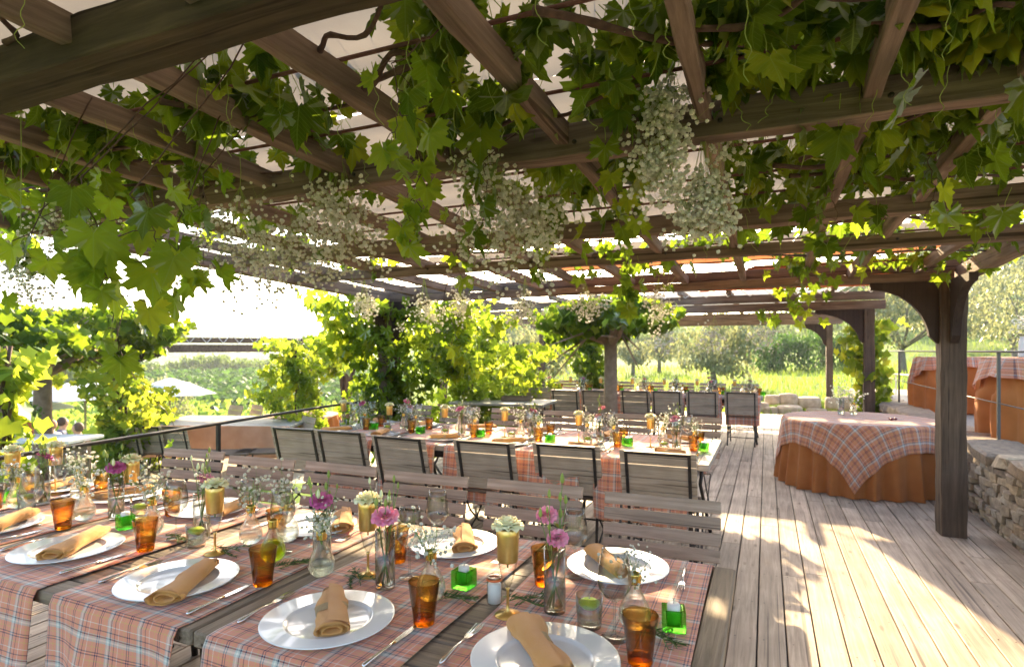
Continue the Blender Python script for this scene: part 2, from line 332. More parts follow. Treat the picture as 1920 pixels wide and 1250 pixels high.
    def mesh(s, name, mat, smooth=False, subd=0):
        me = bpy.data.meshes.new(name); me.from_pydata(s.v, [], s.f); me.materials.append(mat)
        if s.uvs:
            ul = me.uv_layers.new(name='UVMap'); ul.data.foreach_set('uv', np.array(s.uvs, dtype=np.float32).ravel())
        if smooth: me.polygons.foreach_set('use_smooth', [True] * len(me.polygons))
        me.update(); return me
    def build(s, name, mat, parent=None, smooth=False, solid=0, sub=0, auto=None, loc=None):
        o = bpy.data.objects.new(name, s.mesh(name, mat, smooth)); COL.objects.link(o)
        if parent is not None: o.parent = parent
        if loc: o.location = loc
        if sub: mm = o.modifiers.new('sub', 'SUBSURF'); mm.levels = sub; mm.render_levels = sub
        if solid: mm = o.modifiers.new('solid', 'SOLIDIFY'); mm.thickness = solid; mm.offset = 0
        if auto: o.data.set_sharp_from_angle(angle=radians(auto))
        return o
def npmesh(name, V, F, mat, parent=None, smooth=False):
    V = np.asarray(V, dtype=np.float32); F = np.asarray(F, dtype=np.int32); k = F.shape[1]
    me = bpy.data.meshes.new(name); me.vertices.add(len(V)); me.vertices.foreach_set('co', V.ravel())
    me.loops.add(F.size); me.loops.foreach_set('vertex_index', F.ravel())
    me.polygons.add(len(F)); me.polygons.foreach_set('loop_start', np.arange(0, F.size, k, dtype=np.int32))
    me.polygons.foreach_set('loop_total', np.full(len(F), k, dtype=np.int32))
    if smooth: me.polygons.foreach_set('use_smooth', np.ones(len(F), dtype=bool))
    me.materials.append(mat); me.update(calc_edges=True)
    o = bpy.data.objects.new(name, me); COL.objects.link(o)
    if parent is not None: o.parent = parent
    return o
def inst(bv, bf, P, R, S):                          # numpy copies of a base mesh
    n = len(P); V = np.einsum('nij,kj->nki', R, bv) * np.asarray(S).reshape(-1, 1, 1) + np.asarray(P)[:, None, :]
    F = bf[None] + (np.arange(n) * len(bv))[:, None, None]
    return V.reshape(-1, 3), F.reshape(-1, bf.shape[1])
def rot_np(yaw, pitch, roll):
    n = len(yaw); cz, sz, cx, sx, cyy, sy = np.cos(yaw), np.sin(yaw), np.cos(pitch), np.sin(pitch), np.cos(roll), np.sin(roll)
    Z = np.zeros((n, 3, 3)); Z[:, 0, 0] = cz; Z[:, 0, 1] = -sz; Z[:, 1, 0] = sz; Z[:, 1, 1] = cz; Z[:, 2, 2] = 1
    X = np.zeros((n, 3, 3)); X[:, 0, 0] = 1; X[:, 1, 1] = cx; X[:, 1, 2] = -sx; X[:, 2, 1] = sx; X[:, 2, 2] = cx
    Y = np.zeros((n, 3, 3)); Y[:, 1, 1] = 1; Y[:, 0, 0] = cyy; Y[:, 0, 2] = sy; Y[:, 2, 0] = -sy; Y[:, 2, 2] = cyy
    return Z @ X @ Y
def tag(o, label=None, cat=None, group=None, kind=None):
    if label: o['label'] = label
    if cat: o['category'] = cat
    if group: o['group'] = group
    if kind: o['kind'] = kind
    return o
def thing(name, label, cat, loc=(0, 0, 0), rz=0, group=None, sc=1.0):
    o = bpy.data.objects.new(name, None); COL.objects.link(o); o.empty_display_size = .1
    o.location = loc; o.rotation_euler = (0, 0, rz); o.scale = (sc, sc, sc); return tag(o, label, cat, group)
def dup(root, loc, rz=0, label=None, group=None, sc=None):
    r = root.copy(); COL.objects.link(r); r.location = loc; r.rotation_euler = (r.rotation_euler[0], r.rotation_euler[1], rz)
    if sc: r.scale = (sc, sc, sc)
    if label: r['label'] = label
    if group: r['group'] = group
    for ch in list(root.children):
        c = ch.copy(); COL.objects.link(c); c.parent = r
        for g in ch.children:
            d = g.copy(); COL.objects.link(d); d.parent = c
    return r
ORD = ['first', 'second', 'third', 'fourth', 'fifth', 'sixth', 'seventh', 'eighth', 'ninth', 'tenth', 'eleventh', 'twelfth', 'thirteenth', 'fourteenth']
def ordi(k, n=99): return 'rightmost' if k == 0 else ORD[k]

# base leaves -------------------------------------------------
def vine_leaf(detail=1, cv=1.0, ph=0.0, fold=0.0):
    if detail:
        m = 44; rr = []
        for k in range(m):
            th = 2 * pi * k / m; a = abs((th - pi / 2 + pi) % (2 * pi) - pi)   # angle from tip
            lob = max(math.exp(-(a / .46) ** 2) * 1.0, math.exp(-((a - 1.05) / .42) ** 2) * .90, math.exp(-((a - 2.05) / .50) ** 2) * .76)
            base = .62 if a < 2.7 else .20
            r = max(base, lob) * (1 + .085 * (1 if k % 2 else -1))
            if a > 2.86: r = .10
            rr.append((th, r))
        V = [(0, -.02, 0)]; 
        for fr in (.5, 1.0):
            for th, r in rr:
                x, y = r * fr * cos(th), r * fr * sin(th); a = abs((th - pi / 2 + pi) % (2 * pi) - pi)
                z = -.16 * cv * (x * x + y * y) + (.055 + .05 * abs(sin(ph))) * fr * cos(a * 6.1 + ph) + fold * abs(x) + .04 * fr * fr * sin(th * 5 + ph * 3)
                V.append((x, y + .3, z))
        V[0] = (0, .3, .015)
        F = [(0, 1 + k, 1 + (k + 1) % m, 1 + (k + 1) % m) for k in range(m)]
        F3 = [(0, 1 + k, 1 + (k + 1) % m) for k in range(m)]
        for k in range(m):
            a, b, c, d = 1 + k, 1 + (k + 1) % m, 1 + m + (k + 1) % m, 1 + m + k
            F3 += [(a, d, c), (a, c, b)]
        return np.array(V, float), np.array(F3)
    V = [(0, 0, 0)]; m = 10; rr = [.62, 1.0, .62, .88, .62, .72, .25, .72, .62, .88]
    V = [(0, .3, .02)]
    for k in range(m):
        th = pi / 2 + 2 * pi * (k - 1) / m; r = rr[k]
        V.append((r * cos(th), r * sin(th) + .3, -.12 * r * r + .05 * ((k % 2) * 2 - 1)))
    return np.array(V, float), np.array([(0, 1 + k, 1 + (k + 1) % m) for k in range(m)])
LEAF1 = vine_leaf(1); LEAFV = [vine_leaf(1, 1.0, .3, .05), vine_leaf(1, 2.2, 1.1, -.1), vine_leaf(1, -.8, 2.0, .28), vine_leaf(1, 3.0, .8, .12)]; LEAF0 = vine_leaf(0)
LEAFS = (np.array([(0, 0, 0), (.28, .45, .05), (0, 1.0, -.08), (-.28, .45, .05)], float), np.array([(0, 1, 2), (0, 2, 3)]))
LEAFM = (np.array([(0, 0, 0), (.42, .3, .06), (.3, .8, .02), (0, 1.15, -.12), (-.3, .8, .02), (-.42, .3, .06), (0, .5, -.03)], float),
         np.array([(6, 0, 1), (6, 1, 2), (6, 2, 3), (6, 3, 4), (6, 4, 5), (6, 5, 0)]))
def leaves(base, P, smin, smax, pitch=(-1.9, -.4), name='foliage', mat=None, parent=None, smooth=True):
    n = len(P); R = rot_np(rng.uniform(0, 2 * pi, n), rng.uniform(pitch[0], pitch[1], n), rng.normal(0, .45, n))
    S = smin + (smax - smin) * rng.uniform(0, 1, n) ** .8
    V, F = inst(base[0], base[1], np.asarray(P), R, S)
    if len(base[0]) > 60:
        vi = rng.integers(0, len(LEAFV), n); Bv = np.stack([q[0] for q in LEAFV])[vi]
        V = (np.einsum('nij,nkj->nki', R, Bv) * S.reshape(-1, 1, 1) + np.asarray(P)[:, None, :]).reshape(-1, 3)
    o = npmesh(name, V, F, mat, parent, smooth)
    if len(base[0]) > 60:
        at_ = o.data.attributes.new('leafxy', 'FLOAT_VECTOR', 'POINT'); at_.data.foreach_set('vector', np.tile(base[0], (n, 1)).astype(np.float32).ravel())
    return o

# ================================================================== SETTING
def g_h(x, y):                                       # terrain height
    d = -x * sin(YAW) + y * cos(YAW); s = x * cos(YAW) + y * sin(YAW)
    r = hypot(x, y); u = s / d if d > 1 else (3 * (1 if s > 0 else -1))
    u = max(-3, min(3, u))
    def sm(a, b, t):
        t = max(0, min(1, (t - a) / (b - a))); return t * t * (3 - 2 * t)
    left = 1 - sm(-.30, .02, u); right = sm(.42, .75, u)
    hc = -.28 + .35 * sm(14, 40, r) + 1.0 * sm(40, 110, r) + 15.0 * sm(130, 330, r)
    hl = -.30 - 1.05 * sm(8.0, 12, r) - 2.1 * sm(14, 30, r) + 1.1 * sm(34, 100, r) - 7 * sm(120, 220, r) + (12 + 22 * math.exp(-((u + .42) / .20) ** 2)) * sm(320, 640, r)
    hr = -.28 + .9 * sm(12, 40, r) + .185 * max(0, r - 44) * (1 - .5 * sm(110, 300, r))
    hr = min(hr, 44)
    h = hc * (1 - left) * (1 - right) + hl * left + hr * right
    h += .6 * sm(90, 250, r) * (sin(x * .05) * cos(y * .043) + .5 * sin(x * .11 + 1))
    return h
rad = [0.0] + [1.2 * (1.085 ** k) for k in range(82)]
na = 220
TV = [(0, 0, -.3)]; TF = []
for r in rad[1:]:
    for k in range(na):
        th = 2 * pi * k / na; x, y = r * cos(th), r * sin(th); TV.append((x, y, g_h(x, y) - (.0 if r > 6 else .05)))
for k in range(na): TF.append((0, 1 + k, 1 + (k + 1) % na))
mb = MB(); mb.add(TV, TF + [(1 + i * na + k, 1 + (i + 1) * na + k, 1 + (i + 1) * na + (k + 1) % na, 1 + i * na + (k + 1) % na) for i in range(len(rad) - 2) for k in range(na)])
gm, nt, out = newmat('meadow_ground')
p = N(nt, 'ShaderNodeBsdfPrincipled', i_Roughness=.95); p.inputs['Specular IOR Level'].default_value = .1
tc = N(nt, 'ShaderNodeTexCoord'); n1 = N(nt, 'ShaderNodeTexNoise', i_Scale=.35, i_Detail=8.0, i_Roughness=.7); L(nt, tc.outputs['Object'], n1.inputs['Vector'])
r1 = ramp(nt, [(.3, (.05, .11, .02)), (.5, (.11, .18, .03)), (.7, (.18, .23, .05))]); L(nt, n1.outputs[0], r1.inputs[0]); L(nt, r1.outputs[0], p.inputs['Base Color'])
L(nt, p.outputs[0], out.inputs[0])
tag(mb.build('ground', gm, smooth=True), kind='structure')

# deck: real boards with gaps
mb = MB()
bw, gap = .136, .007
x = -4.12; k = 0
while x < 1.70:
    x1 = min(x + bw - gap, 1.70); y = -1.2; random.seed(k)
    cut = y + random.uniform(1.5, 4.5)
    while y < 14.75:
        y2 = min(cut, 14.75)
        mb.box(((x + x1) / 2, (y + y2) / 2, -.014 + random.uniform(-.0012, .0012)), (x1 - x, y2 - y - .003, .028), b=.003)
        y = y2; cut = y + random.uniform(3.4, 4.6)
    x += bw; k += 1
tag(mb.build('deck', M_deck), kind='structure')
mb = MB(); k = 0; x = -4.12
while x < 1.68:
    for j in range(19):
        y = 1.3 + j * .48
        for dx in (.028, .100): mb.lathe([(0, .0012), (.0035, .001), (.0042, .0002)], 7, c=(x + dx, y + .01 * sin(x * 40 + j), .0004))
    x += bw
tag(mb.build('deck_screws', pmat('screw_heads', (.10, .085, .07), .5, .6)), kind='structure')
mb = MB(); mb.box((-1.2, 6.8, -.12), (5.9, 15.9, .14))
tag(mb.build('deck_base', pmat('deck_underside', (.03, .025, .02), .9)), kind='structure')
M_gravel = pmat('gravel_ground', (.30, .26, .20), .95, c2=(.46, .41, .33), nscale=35, bump=.6, bscale=160)
mb = MB(); mb.box((2.3 + 4.9, 6.8, .27), (10.0, 18.5, .58))
tag(mb.build('upper_terrace', M_gravel), kind='structure')
mb = MB()
mb.add([(-4.3, -2, -.36), (-4.3, 14, -.36), (-11.2, 14, -.36), (-11.2, -2, -.36), (-4.3, -2, -1.6), (-4.3, 14, -1.6), (-11.2, 14, -1.6), (-11.2, -2, -1.6)],
       [(0, 1, 2, 3), (7, 6, 5, 4), (0, 4, 5, 1), (1, 5, 6, 2), (2, 6, 7, 3), (3, 7, 4, 0)])
tag(mb.build('lower_terrace', pmat('pale_gravel', (.38, .33, .26), .95, c2=(.52, .47, .38), nscale=25, bump=.5, bscale=150)), kind='structure')

# dry stone wall holding the upper terrace
m, nt, out = newmat('wall_stone')
p = N(nt, 'ShaderNodeBsdfPrincipled', i_Roughness=.92); geo = N(nt, 'ShaderNodeNewGeometry'); tc = N(nt, 'ShaderNodeTexCoord')
r1 = ramp(nt, [(0, (.26, .20, .15)), (.3, (.44, .35, .25)), (.6, (.36, .31, .26)), (.8, (.50, .39, .26)), (1, (.44, .41, .37))]); L(nt, geo.outputs['Random Per Island'], r1.inputs[0])
n1 = N(nt, 'ShaderNodeTexNoise', i_Scale=14.0, i_Detail=8.0, i_Roughness=.7); L(nt, tc.outputs['Object'], n1.inputs['Vector'])
r2 = ramp(nt, [(.3, (.55, .52, .5)), (.7, (1.25, 1.2, 1.1))]); L(nt, n1.outputs[0], r2.inputs[0])
mx = N(nt, 'ShaderNodeMix', data_type='RGBA', blend_type='MULTIPLY'); mx.inputs[0].default_value = 1; L(nt, r1.outputs[0], mx.inputs[6]); L(nt, r2.outputs[0], mx.inputs[7]); L(nt, mx.outputs[2], p.inputs['Base Color'])
b = N(nt, 'ShaderNodeBump', i_Strength=.9, i_Distance=.02); L(nt, n1.outputs[0], b.inputs['Height']); L(nt, b.outputs[0], p.inputs['Normal']); L(nt, p.outputs[0], out.inputs[0])
M_stone = m
random.seed(11)
def rock(mbx, c, d, seed, rz=0):                     # irregular rounded block
    rn = random.Random(seed); n = 8
    vs = []; fs = []
    m_ = 5
    for i in range(m_ + 1):
        ph = pi * i / m_
        for k in range(n):
            th = 2 * pi * k / n
            X, Y, Z = sin(ph) * cos(th), sin(ph) * sin(th), cos(ph)
            q = .30; f = lambda t: math.copysign(abs(t) ** q, t)
            vs.append(Vector((f(X) * d[0] / 2, f(Y) * d[1] / 2, f(Z) * d[2] / 2)) * rn.uniform(.88, 1.07))
    # poles share
    for k in range(n): vs[k] = vs[0]; vs[m_ * n + k] = vs[m_ * n]
    R = Matrix.Rotation(rz + rn.uniform(-.08, .08), 4, 'Z') @ Matrix.Rotation(rn.uniform(-.1, .1), 4, 'X')
    vs = [Vector(c) + R @ v for v in vs]
    fs = [(i * n + k, (i + 1) * n + k, (i + 1) * n + (k + 1) % n, i * n + (k + 1) % n) for i in range(m_) for k in range(n)]
    mbx.add(vs, fs)
mb = MB(); z = -.05; sd = 0
while z < .50:
    hh = random.uniform(.055, .11); y = 1.5 - random.random() * .2
    while y < 14.5:
        ln = random.choice((.09, .13, .18, .26, .34)) * random.uniform(.85, 1.15); h2 = hh * random.uniform(.72, 1.12)
        rock(mb, (1.80 + random.uniform(-.015, .02), y + ln / 2, z + hh / 2), (.22, ln * 1.02, h2 * 1.08), sd); sd += 1; y += ln
    z += hh * .93
wall = thing('stone_wall', 'dry stone retaining wall of tan rubble on the right of the deck', 'wall')
mb.build('stones', M_stone, wall)
mb = MB(); y = 1.4
while y < 14.5:
    ln = random.uniform(.35, .7); rock(mb, (1.90 + random.uniform(-.02, .02), y + ln / 2, .565), (.46, ln * 1.02, .12), sd); sd += 1; y += ln
mb.build('capstones', M_stone, wall)

# boulders along the deck's far edge
M_bould = pmat('boulder_stone', (.36, .27, .19), .9, c2=(.56, .45, .34), nscale=9, bump=.8, bscale=14)
bl = [(1425, 762, .45, .26), (1448, 750, .4, .26), (1478, 752, .52, .32), (1480, 768, .62, .28), (1516, 756, .62, .3), (1532, 768, .5, .2), (1566, 760, .5, .36), (1592, 762, .55, .4), (1445, 768, .35, .24), (1612, 770, .4, .3), (1405, 765, .4, .22), (1380, 766, .42, .24)]
for i, (px, py, wd, ht) in enumerate(bl):
    mb = MB(); rock(mb, (0, 0, ht / 2 - .03), (wd, wd * .75, ht), 900 + i)
    o = mb.build('boulder', M_bould, smooth=True, sub=1); X = dp(px, 14.2 + (771 - py) * .03)
    o.location = (X[0], max(X[1], 14.95) + .1, -.12 + (768 - py) * .013); 
    tag(o, f'tan boulder at the far deck edge, {ORD[sorted(q[0] for q in bl).index(px)]} from the left in the row' if sum(q[0] == px for q in bl) == 1 else 'tan boulder at the far deck edge', 'boulder', 'boulders along the far deck edge')

# ================================================================== PERGOLA
def wbar(p, q, w_, h_, seed, amp=.003, n=46):         # hand-sawn timber: slightly wandering edges
    rn = np.random.default_rng(seed); p, q = Vector(p), Vector(q); z = (q - p).normalized(); u = Vector((0, 0, 1)) if abs(z.z) < .9 else Vector((0, 1, 0)); x = u.cross(z).normalized(); y = z.cross(x)
    cs = [(-1, -1, 0), (1, -1, 0), (1, 1, 0), (-1, 1, 0)]; c_ = .004; prof = []
    for sx, sy, _ in cs:
        a, b = (sx * (w_ / 2 - c_), sy * h_ / 2), (sx * w_ / 2, sy * (h_ / 2 - c_)); prof += ([b, a] if sx * sy > 0 else [a, b])
    prof = [prof[k] for k in range(8)]; ph = rn.uniform(0, 6.28, (8, 3)); vs = []
    for i in range(n + 1):
        f = i / n; c = p + (q - p) * f; l = (q - p).length * f
        for k, (a, b) in enumerate(prof):
            k2 = (k // 2); d_ = amp * (sin(l * 3.1 + ph[k2][0]) + .7 * sin(l * 8.7 + ph[k2][1]) + .5 * sin(l * 23 + ph[k2][2])) + rn.normal(0, amp * .15); s_ = 1 + d_ / max(w_, h_) * 2
            vs.append(c + x * a * s_ + y * b * s_)
    mb = MB(); fs = [(i * 8 + k, i * 8 + (k + 1) % 8, (i + 1) * 8 + (k + 1) % 8, (i + 1) * 8 + k) for i in range(n) for k in range(8)]
    mb.add(vs, fs + [tuple(reversed(range(8))), tuple(n * 8 + k for k in range(8))]); return mb
perg = thing('pergola', 'weathered timber pergola roof with rafters and canvas over the dining tables', 'pergola')
def beamx(y, x0, x1, wy, hzz, zb=None, mat=None, name='crossbeam'):
    z = roof(y) if zb is None else zb
    mb = MB(); mb.bar((x0, y, z + hzz / 2), (x1, y, z + hzz / 2), wy, hzz, (0, 1, 0), .006)
    # bar(): local x = up x z ; keep height vertical
    o = mb.build(name, mat or M_beamX, perg); return o
for (y, x0, x1, wy, hh) in ((1.01, -4.1, 1.6, .13, .11), (2.09, -4.1, 1.55, .085, .115), (3.36, -4.1, 1.5, .07, .095), (4.17, -4.1, 1.5, .06, .08), (YE + .05, -4.05, 1.36, .10, .075)):
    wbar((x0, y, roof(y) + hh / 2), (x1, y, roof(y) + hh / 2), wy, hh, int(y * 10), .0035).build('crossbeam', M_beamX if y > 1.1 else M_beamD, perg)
wbar((-4.1, YE + .09, ROOF0 + .125), (1.5, YE + .09, ROOF0 + .125), .07, .085, 77).build('crossbeam', M_beamX, perg)
for i, xr in enumerate([-3.65, -3.12, -2.6, -2.12, -1.68, -1.19, -.69, -.19, .29, .67, 1.12]):
    mb = MB(); random.seed(i); w_ = .05
    tilt = .0 if xr != .67 else -.02
    off = .075
    wbar((xr, -.4, roof(-.4) + off), (xr + tilt, 5.95, roof(5.95) + off + .02), w_, .078, 100 + i, .003, 80).build('rafter', M_beamY, perg)
    if i > 1:
        for yb in (2.09 - .0435, 4.17 - .031):
            mb = MB(); mb.lathe([(0, 0), (.009, 0), (.008, .006), (0, .007)], 10); o = mb.build('bolt', M_iron, perg, smooth=True); o.location = (xr + .05, yb, roof(yb) + .045); o.rotation_euler = (pi / 2, 0, 0)
for xr in (-4.02, 1.43):                              # side beams along the deck
    mb = MB(); mb.bar((xr, -.6, roof(-.6) + .05), (xr, 5.95, roof(5.95) + .05), .09, .12, (0, 0, 1), .006); mb.build('side_beam', M_beamY, perg)
rods = MB(); random.seed(5)
for y in np.arange(.35, 5.6, .36):
    yy = y + random.uniform(-.03, .03); rods.tube([(-4.0, yy, roof(yy) + .13), (-1.5, yy + random.uniform(-.03, .03), roof(yy) + .125), (1.45, yy + .01, roof(yy) + .13)], .0065, 6)
rods.build('rods', M_rust, perg)
# canvas sheets laid over the rods, sagging between them
def canvas(y0, y1, x0, x1, mat, seed, name='roof_canvas', zo=.25):
    rn = np.random.default_rng(seed); ph = rn.uniform(0, 6, 4)
    def fn(u, v):
        x = x0 + (x1 - x0) * u; y = y0 + (y1 - y0) * v
        return (x, y, roof(y) + zo + .012 * sin(x * 3 + ph[0]) * sin(v * pi) + .008 * sin(y * 23 + ph[1]) + .006 * sin(x * 9 + y * 5 + ph[2]))
    mb = MB(); mb.grid(fn, 50, 30); mb.build(name, mat, perg, smooth=True)
canvas(-.5, 1.95, -3.4, 1.5, M_canvas, 1); canvas(1.98, 4.28, -3.1, 1.5, M_canvas, 2, zo=.26); canvas(4.66, 5.2, -2.9, 1.5, M_canvas, 3); canvas(5.22, 5.62, -2.0, 1.5, M_canvas2, 4, zo=.23)
def bracket_poly(a, b, t=.06):                       # arched bracket: a out, b down, arc cut
    pts = [(0, 0), (a, 0), (a, -t)]
    for k in range(1, 12):
        th = pi / 2 * k / 12; pts.append((a - (a - t) * sin(th) , -t - (b - t) * (1 - cos(th))))
    pts += [(t * .2, -b), (0, -b)]
    return pts
def post(root, x, y, z0, z1, w_=.17, br=((-1, 0), (0, -1)), a=.47, b=.50, mat=None):
    wp = wbar((x, y, z0), (x + .0005, y, z1), w_, w_, int(abs(x) * 100 + y), .003); wp.build('post', mat or M_post, root)
    for (dx, dy) in br:
        mb = MB(); mb.prism(bracket_poly(a, b), (x + dx * w_ / 2, y + dy * w_ / 2, z1), (dx, dy, 0), (0, 0, 1), .055); mb.build('bracket', M_bracket, root)
post(perg, 1.345, 5.66, 0, ROOF0 - .002, .17, ((-1, 0), (0, -1), (0, 1)))
post(perg, -4.02, 5.66, -.0, ROOF0 - .002, .16, ((1, 0), (0, -1)))
post(perg, -4.02, -.9, 0, 2.2, .16, ()); post(perg, 1.43, -.9, 0, 2.2, .16, ())

# second pergola across the deck, beyond the round table
perg2 = thing('pergola', 'low timber pergola with white awning at the far end of the deck', 'pergola')
Z2 = 2.13
for (x, y) in ((1.52, 11.0), (1.46, 16.8), (-6.05, 16.2)):
    post(perg2, x, y, -.1, Z2 - .002, .15, ((-1, 0), (0, 1)) if x > 0 else ((1, 0),), .7, .55)
post(perg2, -6.4, 11.0, -.1, Z2 - .002, .15, ((1, 0),), .6, .5)
for (y, z) in ((11.0, Z2), (11.08, Z2 + .16), (13.9, Z2), (16.8, Z2)):
    mb = MB(); mb.box((-2.45, y, z + .07), (8.4, .1, .14), b=.006)
    mb.build('crossbeam', M_beamX, perg2)
for i, x in enumerate(np.arange(-5.4, 1.8, .8)):
    mb = MB(); mb.box((x, 13.9, Z2 + .21 + .14), (.07, 6.6, .09)); mb.build('rafter', M_beamY, perg2)
mb = MB(); mb.grid(lambda u, v: (-3.2 + 4.6 * u, 11.4 + 5.6 * v, Z2 + .42 + .12 * sin(v * pi) + .03 * sin(u * 20)), 30, 20); mb.build('awning', M_white, perg2, smooth=True)
mb = MB(); mb.grid(lambda u, v: ((-.35 - (7.8 + 3.1 * v - 8.5) * .316) * (1 - u) + 1.75 * u, 7.8 + 3.1 * v, 2.50 - .10 * sin(u * pi) * sin(v * pi)), 20, 16)  # added sail; its slanted left edge shapes the shadow on the deck
sail = tag(mb.build('added_shade_sail', M_canvas2, None, smooth=True, solid=.003), 'orange sail added between the near and far pergolas to shade the deck', 'shade sail')
mb = MB()
for i in range(12):
    x = -2.6 + i * .36; mb.tube([(x, 10.9, Z2 + .40), (x + .18, 10.92, Z2 + .27), (x + .36, 10.9, Z2 + .40)], .007, 5)
mb.build('lacing', M_white, perg2)

# third pergola, on the lower terrace at left
perg3 = thing('pergola', 'timber pergola with laced white awning on the lower left terrace', 'pergola')
def P3(px, d): return dp(px, d)
a0 = P3(262, 9.2); a1 = P3(660, 12.2)
zb = 1.42
mb = MB(); mb.bar((*a0, zb + .07), (*a1, zb + .09), .10, .13, (0, 0, 1), .006); mb.build('crossbeam', M_beamX, perg3)
mb = MB(); mb.bar((a0[0], a0[1], zb + .21), (a1[0], a1[1], zb + .23), .08, .09, (0, 0, 1), .006); mb.build('crossbeam', M_beamX, perg3)
dv = Vector((a1[0] - a0[0], a1[1] - a0[1], 0)).normalized(); nv = Vector((-dv.y, dv.x, 0))
mb = MB(); A0, A1 = Vector((*a0, zb + .32)), Vector((*a1, zb + .34))
mb.grid(lambda u, v: tuple(A0 + (A1 - A0) * (.12 + .8 * u) + nv * (4.2 * v - .1) + Vector((0, 0, .30 * sin(v * pi * .9) + .02 * sin(u * 17)))), 24, 16); mb.build('awning', M_white, perg3, smooth=True)
mb = MB()
for i in range(11):
    q0 = A0 + (A1 - A0) * (.14 + i * .07); q1 = A0 + (A1 - A0) * (.175 + i * .07) - Vector((0, 0, .16)); q2 = A0 + (A1 - A0) * (.21 + i * .07)
    mb.tube([q0 - nv * .12, q1 - nv * .12, q2 - nv * .12], .008, 5)
mb.build('lacing', M_white, perg3)
for (px, d, sgn) in ((216, 8.2, (1,)), (650, 12.0, (1, -1)), (589, 13.5, ())):
    X = P3(px, d); w_ = .14
    mb = MB(); z1 = zb if px != 589 else 1.3
    mb.box((X[0], X[1], (-.36 + z1) / 2), (w_, w_, z1 + .36), Matrix.Rotation(atan2(dv.y, dv.x), 4, 'Z'), b=.01); mb.build('post', M_post, perg3)
    for s_ in sgn:
        mb = MB(); mb.prism(bracket_poly(.36 if px > 600 else .5, .95 if px > 600 else .45, .05), (X[0] + dv.x * s_ * w_ / 2, X[1] + dv.y * s_ * w_ / 2, zb), tuple(dv * s_), (0, 0, 1), .06); mb.build('bracket', M_bracket, perg3)

# ================================================================== RAILS
def rail(name, label, pts, top, mid, zbase, npost=5, grp=None, rr=.011, mat=None):
    t = thing(name, label, 'railing', (0, 0, 0), 0, grp); mat = mat or M_iron
    mb = MB(); mb.tube([(*p, top) for p in pts], rr, 8); mb.build('top_rail', mat, t, smooth=True)
    for m_ in mid:
        mb = MB(); mb.tube([(*p, m_) for p in pts], rr * .6, 6); mb.build('lower_rail', mat, t, smooth=True)
    for k in range(npost):
        f = (k + .5) / npost * (len(pts) - 1); i = min(int(f), len(pts) - 2); f -= i
        x = pts[i][0] * (1 - f) + pts[i + 1][0] * f; y = pts[i][1] * (1 - f) + pts[i + 1][1] * f
        mb = MB(); mb.box((x, y, (zbase + top) / 2), (.025, .025, top - zbase)); mb.build('baluster', mat, t)
    return t
rail('handrail', 'black tubular handrail along the left edge of the deck', [(-3.62, .5), (-3.66, 1.71), (-4.06, 4.76), (-4.08, 5.4)], .90, [], 0, 3, rr=.013)
rail('handrail', 'thin black railing on top of the stone wall by the plaid-covered tables', [(1.98, 4.4), (1.98, 7.6), (2.0, 12.6)], 1.45, [.97], .58, 4, rr=.010, mat=pmat('dull_steel', (.10, .095, .09), .5, .5))
rail('handrail', 'pale handrail beside the ramp behind the round table', [dp(1660, 12.5), dp(1752, 10.4)], .98, [], .0, 2, rr=.014, mat=pmat('pale_rail', (.62, .58, .50), .5))

# ================================================================== TABLES
def long_table(label, x0, x1, y0, y1, T, mats, cross=(), group=None):
    cx, cyy = (x0 + x1) / 2, (y0 + y1) / 2
    t = thing('dining_table', label, 'table', (cx, cyy, 0), 0, group); W, D = x1 - x0, y1 - y0; th = .042
    fr = .085
    mb = MB(); n = 7; iy0, iy1 = -D / 2 + fr + .004, D / 2 - fr - .004; pw = (iy1 - iy0) / n
    random.seed(int(abs(x0) * 100))
    for k in range(n): mb.box((0, iy0 + pw * (k + .5), T - th / 2 - .003 + random.uniform(-.001, .001)), (W - 2 * .072, pw - .005, th), b=.003)
    for s_ in (-1, 1): mb.box((0, s_ * (D / 2 - fr / 2), T - th / 2), (W - 2 * .072, fr, th), b=.005)
    mb.build('tabletop', mats[0], t)
    for s_ in (-1, 1):
        mb = MB(); mb.box((s_ * (W / 2 - .035), 0, T - th / 2 + .0005), (.069, D, th), b=.005); mb.build('breadboard_end', mats[1], t)
    mb = MB()
    for s_ in (-1, 1): mb.box((0, s_ * (D / 2 - .12), T - th - .035), (W - .2, .025, .07)); mb.box((s_ * (W / 2 - .1), 0, T - th - .035), (.025, D - .2, .07))
    mb.build('apron', M_iron, t)
    for sx in (-1, 1):
        for sy in (-1, 1):
            mb = MB(); mb.tube([(sx * (W / 2 - .12), sy * (D / 2 - .13), T - th), (sx * (W / 2 - .15), sy * (D / 2 - .18), .4), (sx * (W / 2 - .08), sy * (D / 2 - .09), .0)], .014, 8); mb.build('leg', M_iron, t, smooth=True)
    return t
TN = .74
